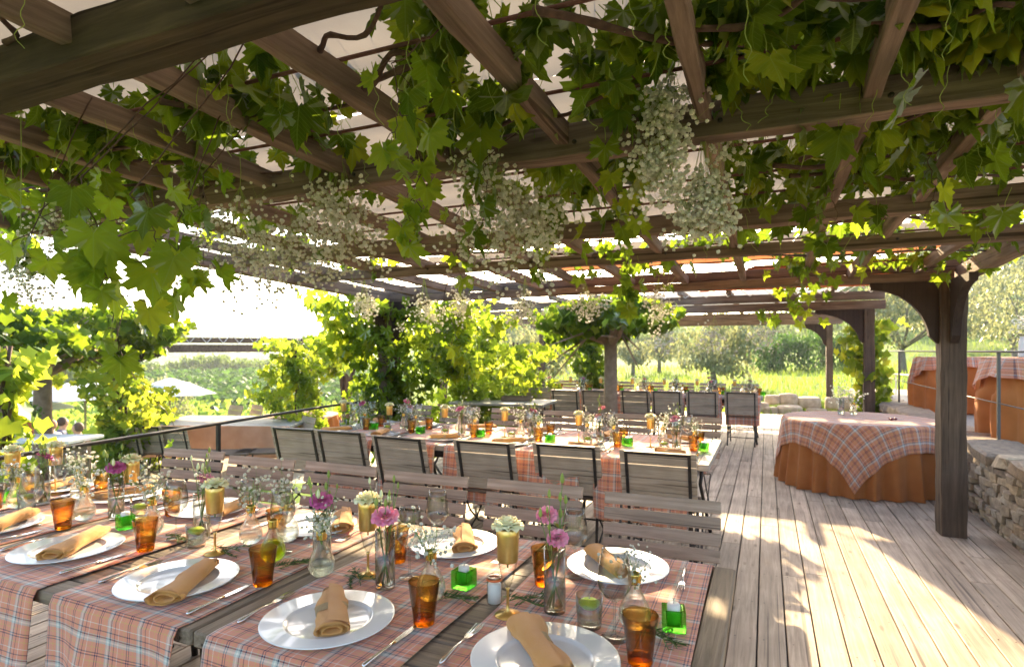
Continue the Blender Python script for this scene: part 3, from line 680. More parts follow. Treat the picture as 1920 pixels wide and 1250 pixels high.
def runner(label, xc, wd, y0, y1, T, hang0, hang1, seed, mat=None, group=None, thick=True, nu=22):
    rn = np.random.default_rng(seed); ph = rn.uniform(0, 6.28, 6)
    D = y1 - y0; tot = hang0 + D + hang1; x0 = xc - wd / 2; nv = int(tot / .028)
    uo = rn.uniform(0, 1)
    def fn(u, v):
        s = v * tot - hang0; x = wd * (u - .5); wob = .004 * sin(u * 7 + ph[0]); e = .006 + .004
        z0 = T + .0035 + .0012 * sin(s * 17 + ph[1]) * sin(u * 9 + ph[2])
        if s < 0:
            dd = -s; a = min(dd / .03, 1) * pi / 2; k = max(0, dd - .02)
            amp = .028 * min(1, k / .25)
            y = y0 - .006 - .012 * sin(a) - amp * (1 + sin(u * 9.5 + ph[3]) * .9 + .45 * sin(u * 17 + ph[4])) * .75 - .02 * k
            z = T + .0035 - (0 if dd < .01 else dd * .985 - .008)
            x *= 1 + .05 * min(1, k / .3) * sin(ph[5] + k * 3)
            return (xc + x + wob * 2 * k, y, z)
        if s > D:
            dd = s - D; k = max(0, dd - .02); amp = .02 * min(1, k / .2)
            y = y1 + .006 + .012 * sin(min(dd / .03, 1) * pi / 2) + amp * (1 + sin(u * 8 + ph[4])) 
            return (xc + x, y, T + .0035 - (0 if dd < .01 else dd - .008))
        return (xc + x + .004 * sin(s * 3 + ph[0]), y0 + s, z0)
    mb = MB(); mb.grid(fn, nu, nv, lambda u, v: (u * wd + uo, v * tot + uo * .7))
    o = mb.build('table_runner', mat or M_plaid, None, smooth=True, solid=.0016)
    return tag(o, label, 'table runner', group)
NT = ['right end of the nearest long table', 'middle of the nearest long table', 'left part of the nearest long table']
segs = [(-.092, -1.352), (-1.357, -2.60), (-2.605, -3.55)]
for (b_, a_), nm in zip(segs, ('rightmost', 'centre', 'leftmost')):
    long_table(f'weathered plank table, {nm} section of the nearest long row', a_, b_, 1.055, 2.07, TN, (M_tableX, M_tableY), group='sections of the nearest long table')
RX = [-.425, -1.025, -1.66, -2.27, -2.86, -3.36]
for k, xr in enumerate(RX):
    runner(f'plaid salmon table runner hanging over the nearest table, {ordi(k)} along it', xr, .53 if k < 5 else .40, 1.055, 2.07, TN, .62, .30, 20 + k, group='plaid runners on the nearest table')

def round_table(x, y, R, T, seed, label, cl, sq=1.02, rotq=.55, skirt_lab=None, n=96):
    t = thing('round_table', label, 'table', (x, y, 0))
    mb = MB(); mb.lathe([(0, T - .03), (R - .005, T - .03), (R, T - .02), (R, T - .005), (0, T - .005)], 48); mb.build('tabletop', M_seat, t)
    mb = MB(); mb.lathe([(.3, 0), (.3, .03), (.04, .06), (.04, T - .03)], 16); mb.build('pedestal', M_iron, t)
    rn = np.random.default_rng(seed); P = rn.uniform(0, 6.28, 6)
    def fold(th, k): return ((1 - 2 * abs(sin(th * 13 + P[0] + .5 * sin(th * 3))) ** 1.6) * .95 + sin(th * 37 + P[1]) * .22 + .35 * sin(th * 9 + P[2])) * k * 1.2
    def fs(u, v):
        th = u * 2 * pi; z = T - .004 - v * (T - .004 - .006); k = v ** .7
        r = R + .004 + .055 * v + fold(th, .036) * k
        return (x + r * cos(th), y + r * sin(th), z)
    mb = MB(); mb.grid(fs, 420, 18); o = mb.build('skirt_cloth', M_skirt, None, smooth=True); tag(o, skirt_lab, 'tablecloth')
    c_, s_ = cos(rotq), sin(rotq)
    def fo(u, v):
        a, b = (u - .5) * 2 * sq, (v - .5) * 2 * sq; X, Y = a * c_ - b * s_, a * s_ + b * c_; rho = hypot(X, Y); th = atan2(Y, X)
        if rho <= R: return (x + X, y + Y, T + .002 + .0015 * sin(X * 21) * sin(Y * 17))
        dd = rho - R; v_ = dd / T; sk = R + .012 + .055 * v_ + fold(th, .024) * v_ ** .7 + .012 + .012 * sin(th * 9 + P[3]) * min(1, dd / .2)
        r = R + min(dd / .03, 1) * (max(sk, R + .014) - R); return (x + r * cos(th), y + r * sin(th), T + .002 - max(0, dd - .008))
    mb = MB(); mb.grid(fo, n, n, lambda u, v: (u * 2 * sq, v * 2 * sq)); o = mb.build('overlay_cloth', M_plaid2, None, smooth=True, solid=.002); tag(o, cl, 'tablecloth')
round_table(.93, 7.42, .74, .72, 3, 'round table on the deck under a plaid square and floor-length skirt', 'plaid square overlay cloth draped in points over the round table', 1.0, .62, 'orange pleated floor-length skirt cloth of the round table')

def skirted(x0, x1, y0, y1, zb, zt, seed, lab, labs, labo, hang=.42):
    t = thing('buffet_table', lab, 'table', ((x0 + x1) / 2, (y0 + y1) / 2, zb))
    mb = MB(); mb.box((0, 0, zt - zb - .02), (x1 - x0 - .02, y1 - y0 - .02, .03)); mb.build('tabletop', M_seat, t)
    for sx in (-1, 1):
        mb = MB(); mb.bar((sx * (x1 - x0) * .4, 0, 0), (sx * (x1 - x0) * .4, 0, zt - zb - .035), .05, .3); mb.build('leg', M_iron, t)
    per = [(x0, y1), (x0, y0), (x1, y0), (x1, y1), (x0, y1)]
    Ls = [0]
    for a, b in zip(per[:-1], per[1:]): Ls.append(Ls[-1] + hypot(b[0] - a[0], b[1] - a[1]))
    rn = np.random.default_rng(seed); P = rn.uniform(0, 6.28, 4)
    def edge(u, o):
        s = u * Ls[-1]; i = max(k for k in range(4) if Ls[k] <= s + 1e-9); a, b = per[i], per[i + 1]; f = (s - Ls[i]) / (Ls[i + 1] - Ls[i])
        dx, dy = (b[0] - a[0]), (b[1] - a[1]); l = hypot(dx, dy); return (a[0] + dx * f + dy / l * o, a[1] + dy * f + dx / l * -o), s
    def fs(u, v):
        s = u * Ls[-1]; o = .02 + .05 * v + (.045 * sin(s * 13 + P[0]) + .02 * sin(s * 29 + P[1])) * v ** .6 + (.05 * sin(v * pi) * (.5 + .5 * sin(s * 13 + P[0])) if v > .4 else 0)
        q, _ = edge(u, o); return (q[0], q[1], zt - .006 - v * (zt - zb - .02))
    mb = MB(); mb.grid(fs, 260, 16); tag(mb.build('skirt_cloth', M_skirt, None, smooth=True), labs, 'tablecloth')
    def fo(u, v):
        s = u * Ls[-1]; q, _ = edge(u, .0); 
        if v < .02: return (q[0] + ((x0 + x1) / 2 - q[0]) * (1 - v * 50), q[1] + ((y0 + y1) / 2 - q[1]) * (1 - v * 50), zt + .003)
        h_ = hang * (.72 + .38 * sin(s * 2.3 + P[2])); dd = h_ * v; q, _ = edge(u, .035 + .04 * v + (.045 * sin(s * 13 + P[0]) + .02 * sin(s * 29 + P[1])) * (dd / (zt - zb)) ** .6 + .03 * v)
        return (q[0], q[1], zt + .003 - dd + .004)
    mb = MB(); mb.grid(fo, 260, 14, lambda u, v: (u * Ls[-1], v * hang)); tag(mb.build('overlay_cloth', M_plaid2, None, smooth=True), labo, 'tablecloth')
skirted(2.12, 3.9, 6.95, 7.75, .565, 1.385, 5, 'high buffet table nearest the wall on the upper terrace', 'bunched orange skirt of the nearer buffet table above the wall', 'plaid overlay cloth on the nearer buffet table above the wall', .52)
skirted(2.15, 3.8, 10.1, 10.9, .565, 1.37, 8, 'farther high buffet table on the upper terrace', 'orange skirt of the farther buffet table behind the post', 'plaid overlay cloth on the farther buffet table behind the post', .42)

# middle and far long tables
for (b_, a_), nm in zip([(-.33, -1.55), (-1.555, -2.78), (-2.785, -3.70)], ('rightmost', 'centre', 'leftmost')):
    long_table(f'silvered plank table, {nm} section of the middle long row', a_, b_, 3.87, 5.03, TN, (M_midtab, M_midtab), group='sections of the middle long table')
MXR = [-.82, -1.42, -1.98, -2.56, -3.14, -3.55]
for k, xr in enumerate([-.55] + MXR[:-1]):
    runner(f'plaid runner falling to the chairs, {ordi(k)} across the middle table', xr if k else -.60, .50 if k else .30, 3.87, 5.03, TN, .42, .3, 40 + k, group='plaid runners on the middle table', nu=14)
for (b_, a_), nm in zip([(-.05, -1.4), (-1.405, -2.75), (-2.755, -3.95)], ('rightmost', 'centre', 'leftmost')):
    long_table(f'plank table, {nm} section of the far long row under white-hot sun', a_, b_, 9.75, 10.75, TN, (M_midtab, M_midtab), group='sections of the far long table')
FXR = [-.34 - .56 * k for k in range(7)]
for k, xr in enumerate(FXR):
    runner(f'sunlit plaid runner, {ordi(k)} across the far long table', xr, .52, 9.75, 10.75, TN, .45, .25, 60 + k, group='plaid runners on the far table', nu=10)

# ================================================================== CHAIRS
def iron_path(mb, pts, w_=.022, th=.006):
    for a, b in zip(pts[:-1], pts[1:]): mb.bar(a, b, w_, th, (1, 0, 0))
def chair_panel(name='garden_chair'):                # plank back in a black iron frame, faces +Y
    t = thing(name, '', 'chair')
    def by(z): return -.20 - (z - .44) * .27
    mb = MB(); R = Matrix.Rotation(math.atan(.27), 4, 'X'); z = .47
    for k in range(4): mb.box((0, by(z + .046), z + .046), (.475, .015, .087), R, .002); z += .0895
    mb.build('backrest', M_backp, t)
    mb = MB()
    for s_ in (-1, 1): mb.box((s_ * .195, by(.63) - .013, .63), (.019, .010, .40), R)
    mb.box((0, by(.815) - .014, .815), (.408, .012, .019), R); mb.build('back_frame', M_iron, t)
    mb = MB()
    for k in range(6): mb.box((0, -.17 + k * .072, .445 + .006 * sin(k)), (.43, .062, .02), b=.003)
    mb.build('seat', M_seat, t)
    for s_ in (-1, 1):
        x = s_ * .195
        mb = MB(); mb.tube([(x, by(.44) - .012, .45), (x, -.215, .3), (x, -.23, .14), (x, -.27, .0)], .010, 6); mb.build('leg', M_iron, t)
        mb = MB(); mb.tube([(x, .19, .44), (x, .17, .3), (x, .18, .12), (x, .22, 0)], .010, 6); mb.build('leg', M_iron, t)
        mb = MB(); mb.tube([(x, .17, .42), (x, .10, .30), (x, -.02, .20), (x, -.14, .14), (x, -.23, .12)], .007, 6); mb.tube([(x, -.20, .40), (x, -.12, .28), (x, .02, .17), (x, .12, .13), (x, .18, .13)], .007, 6); mb.build('brace', M_iron, t)
    for (yy, zz) in ((-.23, .13), (.175, .2)):
        mb = MB(); mb.tube([(-.195, yy, zz), (.195, yy, zz)], .007, 6); mb.build('stretcher', M_iron, t)
    return t
def chair_slat(name='slatted_chair'):                # folding chair with open horizontal slats, faces +Y
    t = thing(name, '', 'chair')
    def by(z): return -.19 - (z - .44) * .24
    mb = MB(); R = Matrix.Rotation(math.atan(.24), 4, 'X'); z = .505
    for k in range(6): mb.box((0, by(z + .025) + .012, z + .025), (.47, .014, .050), R, .003); z += .0605
    mb.build('backrest', M_slat, t)
    for s_ in (-1, 1):
        x = s_ * .165
        mb = MB(); mb.bar((x, by(.845), .845), (x, by(.44), .44), .028, .006, (1, 0, 0)); mb.bar((x, by(.44), .44), (x, .26, .0), .006, .026, (0, 0, 1)); mb.build('leg', M_iron, t)
        mb = MB(); mb.bar((x * .9, .17, .43), (x * .9, -.27, 0), .006, .026, (0, 0, 1)); mb.build('leg', M_iron, t)
    mb = MB()
    for k in range(7): mb.box((0, -.18 + k * .062, .445), (.42, .05, .016), b=.002)
    mb.build('seat', M_slat, t)
    for (yy, zz) in ((-.19, .08), (.12, .16)):
        mb = MB(); mb.tube([(-.16, yy, zz), (.16, yy, zz)], .007, 6); mb.build('stretcher', M_iron, t)
    return t
CA, CB = chair_panel(), chair_slat()
used = set()
def put_chair(proto, x, y, rz, label, group, z=0):
    if proto.name not in used:
        used.add(proto.name); proto.location = (x, y, z); proto.rotation_euler = (0, 0, rz); proto['label'] = label; proto['group'] = group; return proto
    return dup(proto, (x, y, z), rz, label, group)
for k, (x, dr) in enumerate([(-.395, .02), (-.98, -.01), (-1.53, .02), (-2.08, .0), (-2.60, .05), (-3.17, .08)]):
    put_chair(CB, x, 2.20 + .03 * (k % 2), pi + dr, f'slatted folding chair across the nearest table, {ordi(k)} in its row', 'slatted chairs behind the nearest table')
# spacing measured from the photo: backs of the middle row
for k, px in enumerate((1232, 1059, 906, 748, 636, 549)):
    py = (847, 833, 827, 819, 808, 802)[k]; X = at(px, py, .825)
    put_chair(CA, X[0], X[1] + .30, (.0, .02, .0, -.03, .02, .04)[k], f'iron-framed plank chair with its back to the camera, {ordi(k)} at the middle table', 'plank chairs on the near side of the middle table')
for k in range(6):
    put_chair(CB, -.62 - .60 * k, 5.30, pi + .02 * ((k * 7) % 5 - 2), f'slatted chair on the far side of the middle table, {ordi(k)} of its row', 'slatted chairs on the far side of the middle table')
for k, px in enumerate((1391, 1315, 1250, 1192, 1118, 1059)):
    X = dp(px, 8.95 + .12 * k); put_chair(CA, X[0], X[1] + .25, .0 + .03 * ((k * 3) % 4 - 1.5), f'iron-framed plank chair at the far long table, {ordi(k)} of its row', 'plank chairs at the far long table')
for k in range(7):
    put_chair(CB, -.35 - .56 * k, 11.15, pi, f'sunlit slatted chair behind the far long table, {ordi(k)} of its row', 'slatted chairs behind the far long table')
ZL = -.36
# lower terrace furniture at the left
for k, (px, d, rz) in enumerate([(262, 7.9, .6), (304, 8.0, .6), (352, 8.0, .55)]):
    X = dp(px, d); put_chair(CA, X[0], X[1], rz - .35, f'plank chair on the lower terrace beside the vine post, {("leftmost", "second from left", "third from left")[k]}', 'plank chairs on the lower terrace', ZL)
for k, (px, d, rz, lb) in enumerate([(542, 8.6, 2.7, 'tucked at the orange-covered terrace table'), (412, 10.4, 2.9, 'pale in the sun behind the terrace table, left one'), (452, 10.5, 2.8, 'pale in the sun behind the terrace table, right one'), (890, 9.6, 2.9, 'behind the grey tilted table under the vines'), (1000, 9.8, 3.3, 'at the right of the grey tilted table')]):
    X = dp(px, d); put_chair(CA, X[0], X[1], rz, 'plank chair ' + lb, 'scattered plank chairs', ZL if px < 700 else 0)
def plain_table(px, d, L_, W_, rz, T, zb, lab, mat, clothlab=None, cmat=None):
    X = dp(px, d); t = thing('terrace_table', lab, 'table', (X[0], X[1], zb), rz)
    mb = MB()
    for k in range(6): mb.box((0, -W_ / 2 + W_ / 6 * (k + .5), T - .02), (L_, W_ / 6 - .006, .035), b=.003)
    mb.build('tabletop', mat, t)
    for sx in (-1, 1):
        for sy in (-1, 1):
            mb = MB(); mb.tube([(sx * (L_ / 2 - .15), sy * W_ * .3, T - .04), (sx * (L_ / 2 - .12), sy * W_ * .4, 0)], .014, 6); mb.build('leg', M_iron, t)
    if clothlab:
        c_, s_ = cos(rz), sin(rz)
        def fn(u, v):                                # cloth dropping at the near long side and ends
            a = -L_ / 2 - .02 + (L_ + .04) * u; dd = v * .46; b_ = -W_ / 2 - .01 - .03 * v - .03 * v * sin(u * 26) * (1 + .5 * sin(u * 71))
            return (X[0] + a * c_ - b_ * s_, X[1] + a * s_ + b_ * c_, zb + T - dd)
        mb = MB(); mb.grid(fn, 60, 6)
        def f2(u, v):
            a = -L_ / 2 - .02 + (L_ + .04) * u; b_ = -W_ / 2 - .01 + (W_ + .02) * v
            return (X[0] + a * c_ - b_ * s_, X[1] + a * s_ + b_ * c_, zb + T + .004)
        tag(mb.build('tablecloth', cmat, None, smooth=True), clothlab, 'tablecloth')
plain_table(440, 9.1, 2.3, 1.3, .35, .74, ZL, 'long terrace table at the left, sunlit top', M_midtab, 'peach cloth falling down the front of the lower terrace table', cloth('peach_cloth', (.62, .31, .18), (.72, .40, .26), trw=.3))
for k, (px, d) in enumerate([(430, 7.9), (490, 8.0)]):
    X = dp(px, d); t = thing('backless_seat', ('brown backless seat on scrolled iron legs, left one before the lower terrace table', 'brown backless seat on scrolled iron legs, right one before the lower terrace table')[k], 'stool', (X[0], X[1], ZL), .5); mb = MB()
    for q in range(6): mb.box((0, -.17 + q * .068, .45), (.62, .058, .024), b=.003)
    mb.build('seat', M_seat, t)
    for sx in (-1, 1):
        for s_ in (-1, 1):
            mb = MB(); mb.tube([(sx * .26, -s_ * .16, .44), (sx * .26, -s_ * .10, .33), (sx * .26, s_ * .06, .20), (sx * .26, s_ * .14, .10), (sx * .26, s_ * .20, 0)], .011, 6); mb.build('scrolled_leg', M_iron, t)
plain_table(945, 8.3, 1.35, .8, .1, .75, 0, 'bare grey wooden table under the vines beyond the middle table', M_midtab)
X = dp(958, 8.4); t = thing('tray', 'dark wooden tray lying on the bare grey table', 'tray', (X[0] + .1, X[1], .752), .3)
mb = MB(); mb.box((0, 0, .008), (.42, .3, .014)); mb.build('base', M_seat, t); mb = MB(); mb.box((0, .15, .03), (.42, .014, .05)); mb.box((0, -.15, .03), (.42, .014, .05)); mb.box((.21, 0, .03), (.014, .30, .05)); mb.box((-.21, 0, .03), (.014, .30, .05)); mb.build('rim', M_seat, t)
X = dp(565, 9.9)
round_table(X[0], X[1], .62, .38, 9, 'round terrace table at the end of the long one', 'plaid cloth over the small round terrace table', .62, .3, 'orange skirt cloth of the small round terrace table', 40)

# ================================================================== TABLEWARE
def proto_at(): return (0, 0, -50)
POOL = {}
def thingp(key, name, cat):
    t = thing(name, '', cat); POOL[key] = t; t['_first'] = 1; return t
def put(key, x, y, z, rz, label, group, sc=1.0):
    p_ = POOL[key]
    if p_.get('_first'):
        del p_['_first']; p_.location = (x, y, z); p_.rotation_euler = (0, 0, rz); p_.scale = (sc, sc, sc)
        if label: p_['label'] = label
        if group: p_['group'] = group
        return p_
    return dup(p_, (x, y, z), rz, label, group, sc)
t = thing('plate', '', 'plate'); bpy.data.objects.remove(t)
mb = MB(); mb.lathe([(0, .004), (.100, .004), (.104, .005), (.110, .009), (.112, .0125), (.115, .0118), (.168, .017), (.171, .0165), (.171, .0145), (.112, .006), (.098, .000), (.0, .000)], 64)
plate = mb.build('plate', M_plate, None, smooth=True); tag(plate, '', 'plate'); plate['_first'] = 1; POOL['plate'] = plate
def napkin(key, seed, Ln=.25, band=True):
    rn = random.Random(seed); t = thingp(key, 'napkin', 'napkin'); mb = MB(); n = 26; m_ = 14
    def prof(v, th, k=1.0):
        wv = (.043 - .010 * v + .006 * sin(v * 9 + seed)) * k; hv = (.017 + .003 * sin(v * 6 + seed)) * k
        pin = 1 - .16 * math.exp(-((v - .45) / .10) ** 2)
        r = 1 + .06 * sin(3 * th + v * 5 + seed) + .035 * sin(7 * th - v * 9) + .05 * abs(sin(2 * th + v * 7 + seed)) ** 6 + .025 * sin(13 * th + v * 17)
        return wv * pin * r * cos(th), hv * r * sin(th)
    rings = []
    for i in range(m_ + 1):
        v = i / m_; ring = []
        for k in range(n):
            th = 2 * pi * k / n; x, z = prof(v, th); sk = .012 * sin(th * 1.0 + seed) * (1 if v in (0, 1) else 0) + (.022 * cos(th) * v if i == m_ else 0)
            ring.append((x, -Ln / 2 + Ln * v + sk, z + .020 + (.0 if z > 0 else -.0)))
        rings.append(ring)
    # spiral ends: rings stepping inwards
    def endr(v, s_, steps):
        out_ = []
        for (k_, dy) in steps:
            out_.append([(prof(v, 2 * pi * q / n, k_)[0], (-Ln / 2 + Ln * v) + dy * s_, prof(v, 2 * pi * q / n, k_)[1] + .020) for q in range(n)])
        return out_
    allr = list(reversed(endr(0, 1, [(.86, -.001), (.80, .020), (.62, .018), (.58, -.004), (.50, -.003), (.42, .025), (.1, .03)]))) + rings + endr(1, -1, [(.86, -.001), (.80, .016), (.62, .014), (.58, -.002), (.4, .014), (.1, .02)])
    vs = [p_ for r_ in allr for p_ in r_]; fs = [(i * n + k, i * n + (k + 1) % n, (i + 1) * n + (k + 1) % n, (i + 1) * n + k) for i in range(len(allr) - 1) for k in range(n)]
    mb.add(vs, fs)
    # loose outer flap
    mb.grid(lambda u, v: ((.042 - .01 * v) * cos(-.4 + u * 2.2) * 1.06, -Ln / 2 + Ln * v * (.96 + .05 * u) - .004 + .01 * u, .021 + .020 * sin(-.4 + u * 2.2) * 1.12), 10, 10)
    mb.build('cloth', M_napkin, t, smooth=True, sub=0)
    if band:
        mb = MB(); vb = []
        for v in (.40, .41, .53, .54):
            kk = 1.07 if v in (.41, .53) else 1.02
            vb += [(prof(v, 2 * pi * q / n, kk)[0], -Ln / 2 + Ln * v, prof(v, 2 * pi * q / n, kk)[1] * 1.06 + .0205) for q in range(n)]
        mb.add(vb, [(i * n + k, i * n + (k + 1) % n, (i + 1) * n + (k + 1) % n, (i + 1) * n + k) for i in range(3) for k in range(n)]); mb.build('burlap_band', M_burlap, t, smooth=True)
for k in range(3): napkin(f'napkin{k}', 3 + k * 5, .24 + .01 * k, band=(k != 1))
t = thingp('knife', 'knife', 'knife')
mb = MB(); mb.prism([(-.0085, 0), (.006, 0), (.009, .05), (.008, .085), (.001, .102), (-.006, .09), (-.0085, .02)], (0, 0, .004), (1, 0, 0), (0, 1, 0), .0016); mb.build('blade', M_steel, t)
mb = MB(); mb.tube([(0, .005, .005), (0, -.02, .005), (0, -.08, .006), (0, -.115, .006), (0, -.12, .006)], [.0035, .004, .0052, .006, .003], 8); mb.build('handle', M_steel, t, smooth=True)
t = thingp('fork', 'fork', 'fork'); mb = MB()
for k in range(4): x = -.0105 + k * .007; mb.tube([(x * .8, .045, .006), (x, .07, .005), (x, .10, .008)], [.002, .0017, .001], 5)
mb.prism([(-.010, .046), (-.009, .030), (-.004, .018), (.004, .018), (.009, .030), (.010, .046)], (0, 0, .0058), (1, 0, 0), (0, 1, 0), .002); mb.build('tines', M_steel, t)
mb = MB(); mb.tube([(0, .02, .006), (0, -.02, .009), (0, -.09, .005), (0, -.105, .005)], [.0028, .003, .0065, .003], 8); mb.build('handle', M_steel, t, smooth=True)
def lathe_thing(key, name, cat, parts):
    t = thingp(key, name, cat)
    for (pn, prof, mat, n, sm) in parts:
        mb = MB(); mb.lathe(prof, n, wob=(lambda th, z: .022 * sin(th * 9 + z * 60)) if pn.startswith('amber') else None); mb.build(pn, mat, t, smooth=sm, auto=35 if sm else None)
    return t
# tumbler, amber, thick foot
lathe_thing('tumbler', 'tumbler', 'glass', [('amber_wall', [(.0285, .014), (.0305, .032), (.0362, .075), (.0415, .112), (.0405, .1125), (.0345, .075), (.0285, .034), (.0265, .0145)], M_amberT, 32, True),
    ('amber_base', [(0, .001), (.025, .000), (.027, .002), (.0284, .0138), (.026, .019), (.018, .022), (.0, .020)], M_amber, 32, True),
                                          ])
t = thingp('flute', 'champagne_flute', 'glass')
mb = MB(); mb.lathe([(0, .0), (.033, .0), (.033, .002), (.012, .006), (.0045, .012), (.0035, .03), (.0035, .062), (.006, .068), (.001, .069)], 28); mb.build('gold_foot', M_gold, t, smooth=True)
mb = MB(); mb.lathe([(.0, .069), (.006, .070), (.014, .09), (.0215, .12), (.0255, .140), (.0275, .2), (.0275, .224)], 28); mb.build('bowl', M_clear, t, smooth=True)
mb = MB(); mb.lathe([(.0245, .135), (.0262, .140), (.0285, .2), (.0288, .217), (.0278, .218), (.0275, .2), (.0250, .140), (.0245, .135)], 28); mb.build('gold_band', M_gold, t, smooth=True)
t = thingp('wine', 'wine_glass', 'glass')
mb = MB(); mb.lathe([(0, .001), (.034, .001), (.034, .002), (.01, .005), (.004, .012), (.0032, .05), (.0035, .085), (.007, .093)], 28); mb.build('stem', M_clear, t, smooth=True)
mb = MB(); mb.lathe([(.0, .092), (.008, .093), (.025, .105), (.039, .125), (.0425, .142), (.040, .170), (.034, .205), (.031, .222), (.0302, .222), (.033, .205), (.039, .170), (.0413, .142), (.038, .126), (.024, .107), (0, .095)], 32); mb.build('bowl', M_clear, t, smooth=True)
BULB = [(0, .000), (.012, .001), (.026, .006), (.037, .018), (.0415, .034), (.040, .050), (.033, .068), (.023, .088), (.0165, .104), (.0145, .122)]
t = thingp('bulbvase', 'bulb_vase', 'vase'); mb = MB(); inner = [(max(0, r - .0015), z + .0015) for r, z in BULB]
mb.lathe(BULB + [(.0135, .122)] + list(reversed(inner[:-1])), 32); mb.build('glass_bulb', M_bulb, t, smooth=True)
mb = MB(); mb.lathe([(r * .93, z + .003) for r, z in BULB[:5]] + [(.036, .046), (0, .0465)], 28); mb.build('water', M_water, t, smooth=True)
mb = MB(); mb.lathe([(.0152, .118)] + [(.0156 + (.0012 if q % 2 else -.0006), .120 + q * .0022) for q in range(11)] + [(.0135, .144), (.0128, .12)], 24); mb.build('screw_neck', M_brass, t, smooth=True)
t = thingp('limebulb', 'bulb_vase', 'vase'); mb = MB(); mb.lathe(BULB + [(.0135, .122)] + list(reversed(inner[:-1])), 32); mb.build('glass_bulb', M_bulb, t, smooth=True)
mb = MB(); mb.lathe([(r * .93, z + .003) for r, z in BULB[:7]] + [(0, .071)], 28); mb.build('lime_water', M_limew, t, smooth=True)
mb = MB(); mb.lathe([(.0152, .118)] + [(.0156 + (.0012 if q % 2 else -.0006), .120 + q * .0022) for q in range(11)] + [(.0135, .144), (.0128, .12)], 24); mb.build('screw_neck', M_brass, t, smooth=True)
t = thingp('cylvase', 'cylinder_vase', 'vase')
mb = MB(); mb.lathe([(0, .0), (.029, .0), (.030, .004), (.030, .175), (.0285, .175), (.028, .010), (0, .008)], 32); mb.build('glass_cylinder', M_clear, t, smooth=True)
mb = MB(); mb.lathe([(0, .009), (.0275, .011), (.0275, .085), (0, .0855)], 28); mb.build('water', M_water, t, smooth=True)
t = thingp('cube', 'cube_candle_holder', 'candle holder'); mb = MB(); o_, i_ = .029, .020
mb.add([(-o_, -o_, 0), (o_, -o_, 0), (o_, o_, 0), (-o_, o_, 0), (-o_, -o_, .055), (o_, -o_, .055), (o_, o_, .055), (-o_, o_, .055), (-i_, -i_, .055), (i_, -i_, .055), (i_, i_, .055), (-i_, i_, .055), (-i_ * .9, -i_ * .9, .014), (i_ * .9, -i_ * .9, .014), (i_ * .9, i_ * .9, .014), (-i_ * .9, i_ * .9, .014)],
       [(3, 2, 1, 0), (0, 1, 5, 4), (1, 2, 6, 5), (2, 3, 7, 6), (3, 0, 4, 7), (4, 5, 9, 8), (5, 6, 10, 9), (6, 7, 11, 10), (7, 4, 8, 11), (8, 9, 13, 12), (9, 10, 14, 13), (10, 11, 15, 14), (11, 8, 12, 15), (12, 13, 14, 15)])
o = mb.build('green_block', M_green, t); bv = o.modifiers.new('b', 'BEVEL'); bv.width = .003; bv.segments = 2
t = thingp('votive', 'votive_candle', 'candle'); mb = MB(); mb.lathe([(0, 0), (.0155, 0), (.0165, .01), (.0165, .046), (.014, .050), (0, .049)], 24); mb.build('wax', M_wax, t, smooth=True)
mb = MB(); mb.tube([(0, 0, .048), (.001, 0, .056), (-.001, 0, .063)], .0012, 5); mb.build('wick', M_wick, t)
t = thingp('waterglass', 'candle_glass', 'glass'); mb = MB(); mb.lathe([(0, 0), (.030, 0), (.031, .003), (.036, .082), (.0347, .082), (.0295, .012), (0, .009)], 32); mb.build('glass_cup', M_clear, t, smooth=True)
mb = MB(); mb.lathe([(0, .010), (.0288, .0125), (.0318, .045), (0, .0452)], 28); mb.build('water', M_water, t, smooth=True)
t = thingp('float', 'floating_candle', 'candle'); mb = MB(); mb.lathe([(0, 0), (.018, .002), (.028, .012), (.0285, .016), (.020, .022), (0, .025)], 24); mb.build('wax', M_lime, t, smooth=True)
mb = MB(); mb.tube([(0, 0, .024), (.0, .001, .035)], .0012, 5); mb.build('wick', M_wick, t)
# gypsophila
fl = []
_ph = (1 + 5 ** .5) / 2; ico = [(-1, _ph, 0), (1, _ph, 0), (-1, -_ph, 0), (1, -_ph, 0), (0, -1, _ph), (0, 1, _ph), (0, -1, -_ph), (0, 1, -_ph), (_ph, 0, -1), (_ph, 0, 1), (-_ph, 0, -1), (-_ph, 0, 1)]
icf = [(0, 11, 5), (0, 5, 1), (0, 1, 7), (0, 7, 10), (0, 10, 11), (1, 5, 9), (5, 11, 4), (11, 10, 2), (10, 7, 6), (7, 1, 8), (3, 9, 4), (3, 4, 2), (3, 2, 6), (3, 6, 8), (3, 8, 9), (4, 9, 5), (2, 4, 11), (6, 2, 10), (8, 6, 7), (9, 8, 1)]
fv = []; ff = []
for q in range(6):                                   # six little upturned petals round a ball
    a = q * pi / 3; c, s = cos(a), sin(a); o_ = len(fv)
    fv += [(0, 0, -.2), (c * .8 - s * .5, s * .8 + c * .5, .25 + .2 * (q % 2)), (c * 1.15, s * 1.15, .1 + .35 * (q % 2)), (c * .8 + s * .5, s * .8 - c * .5, .25)]
    ff += [(o_, o_ + 1, o_ + 2), (o_, o_ + 2, o_ + 3)]
o_ = len(fv); _r = random.Random(2); fv += [tuple(_r.uniform(.40, .56) * np.array(p_) + np.array((0, 0, .1))) for p_ in ico]; ff += [tuple(i + o_ for i in f) for f in icf]
FLOR = (np.array(fv, float), np.array(ff))
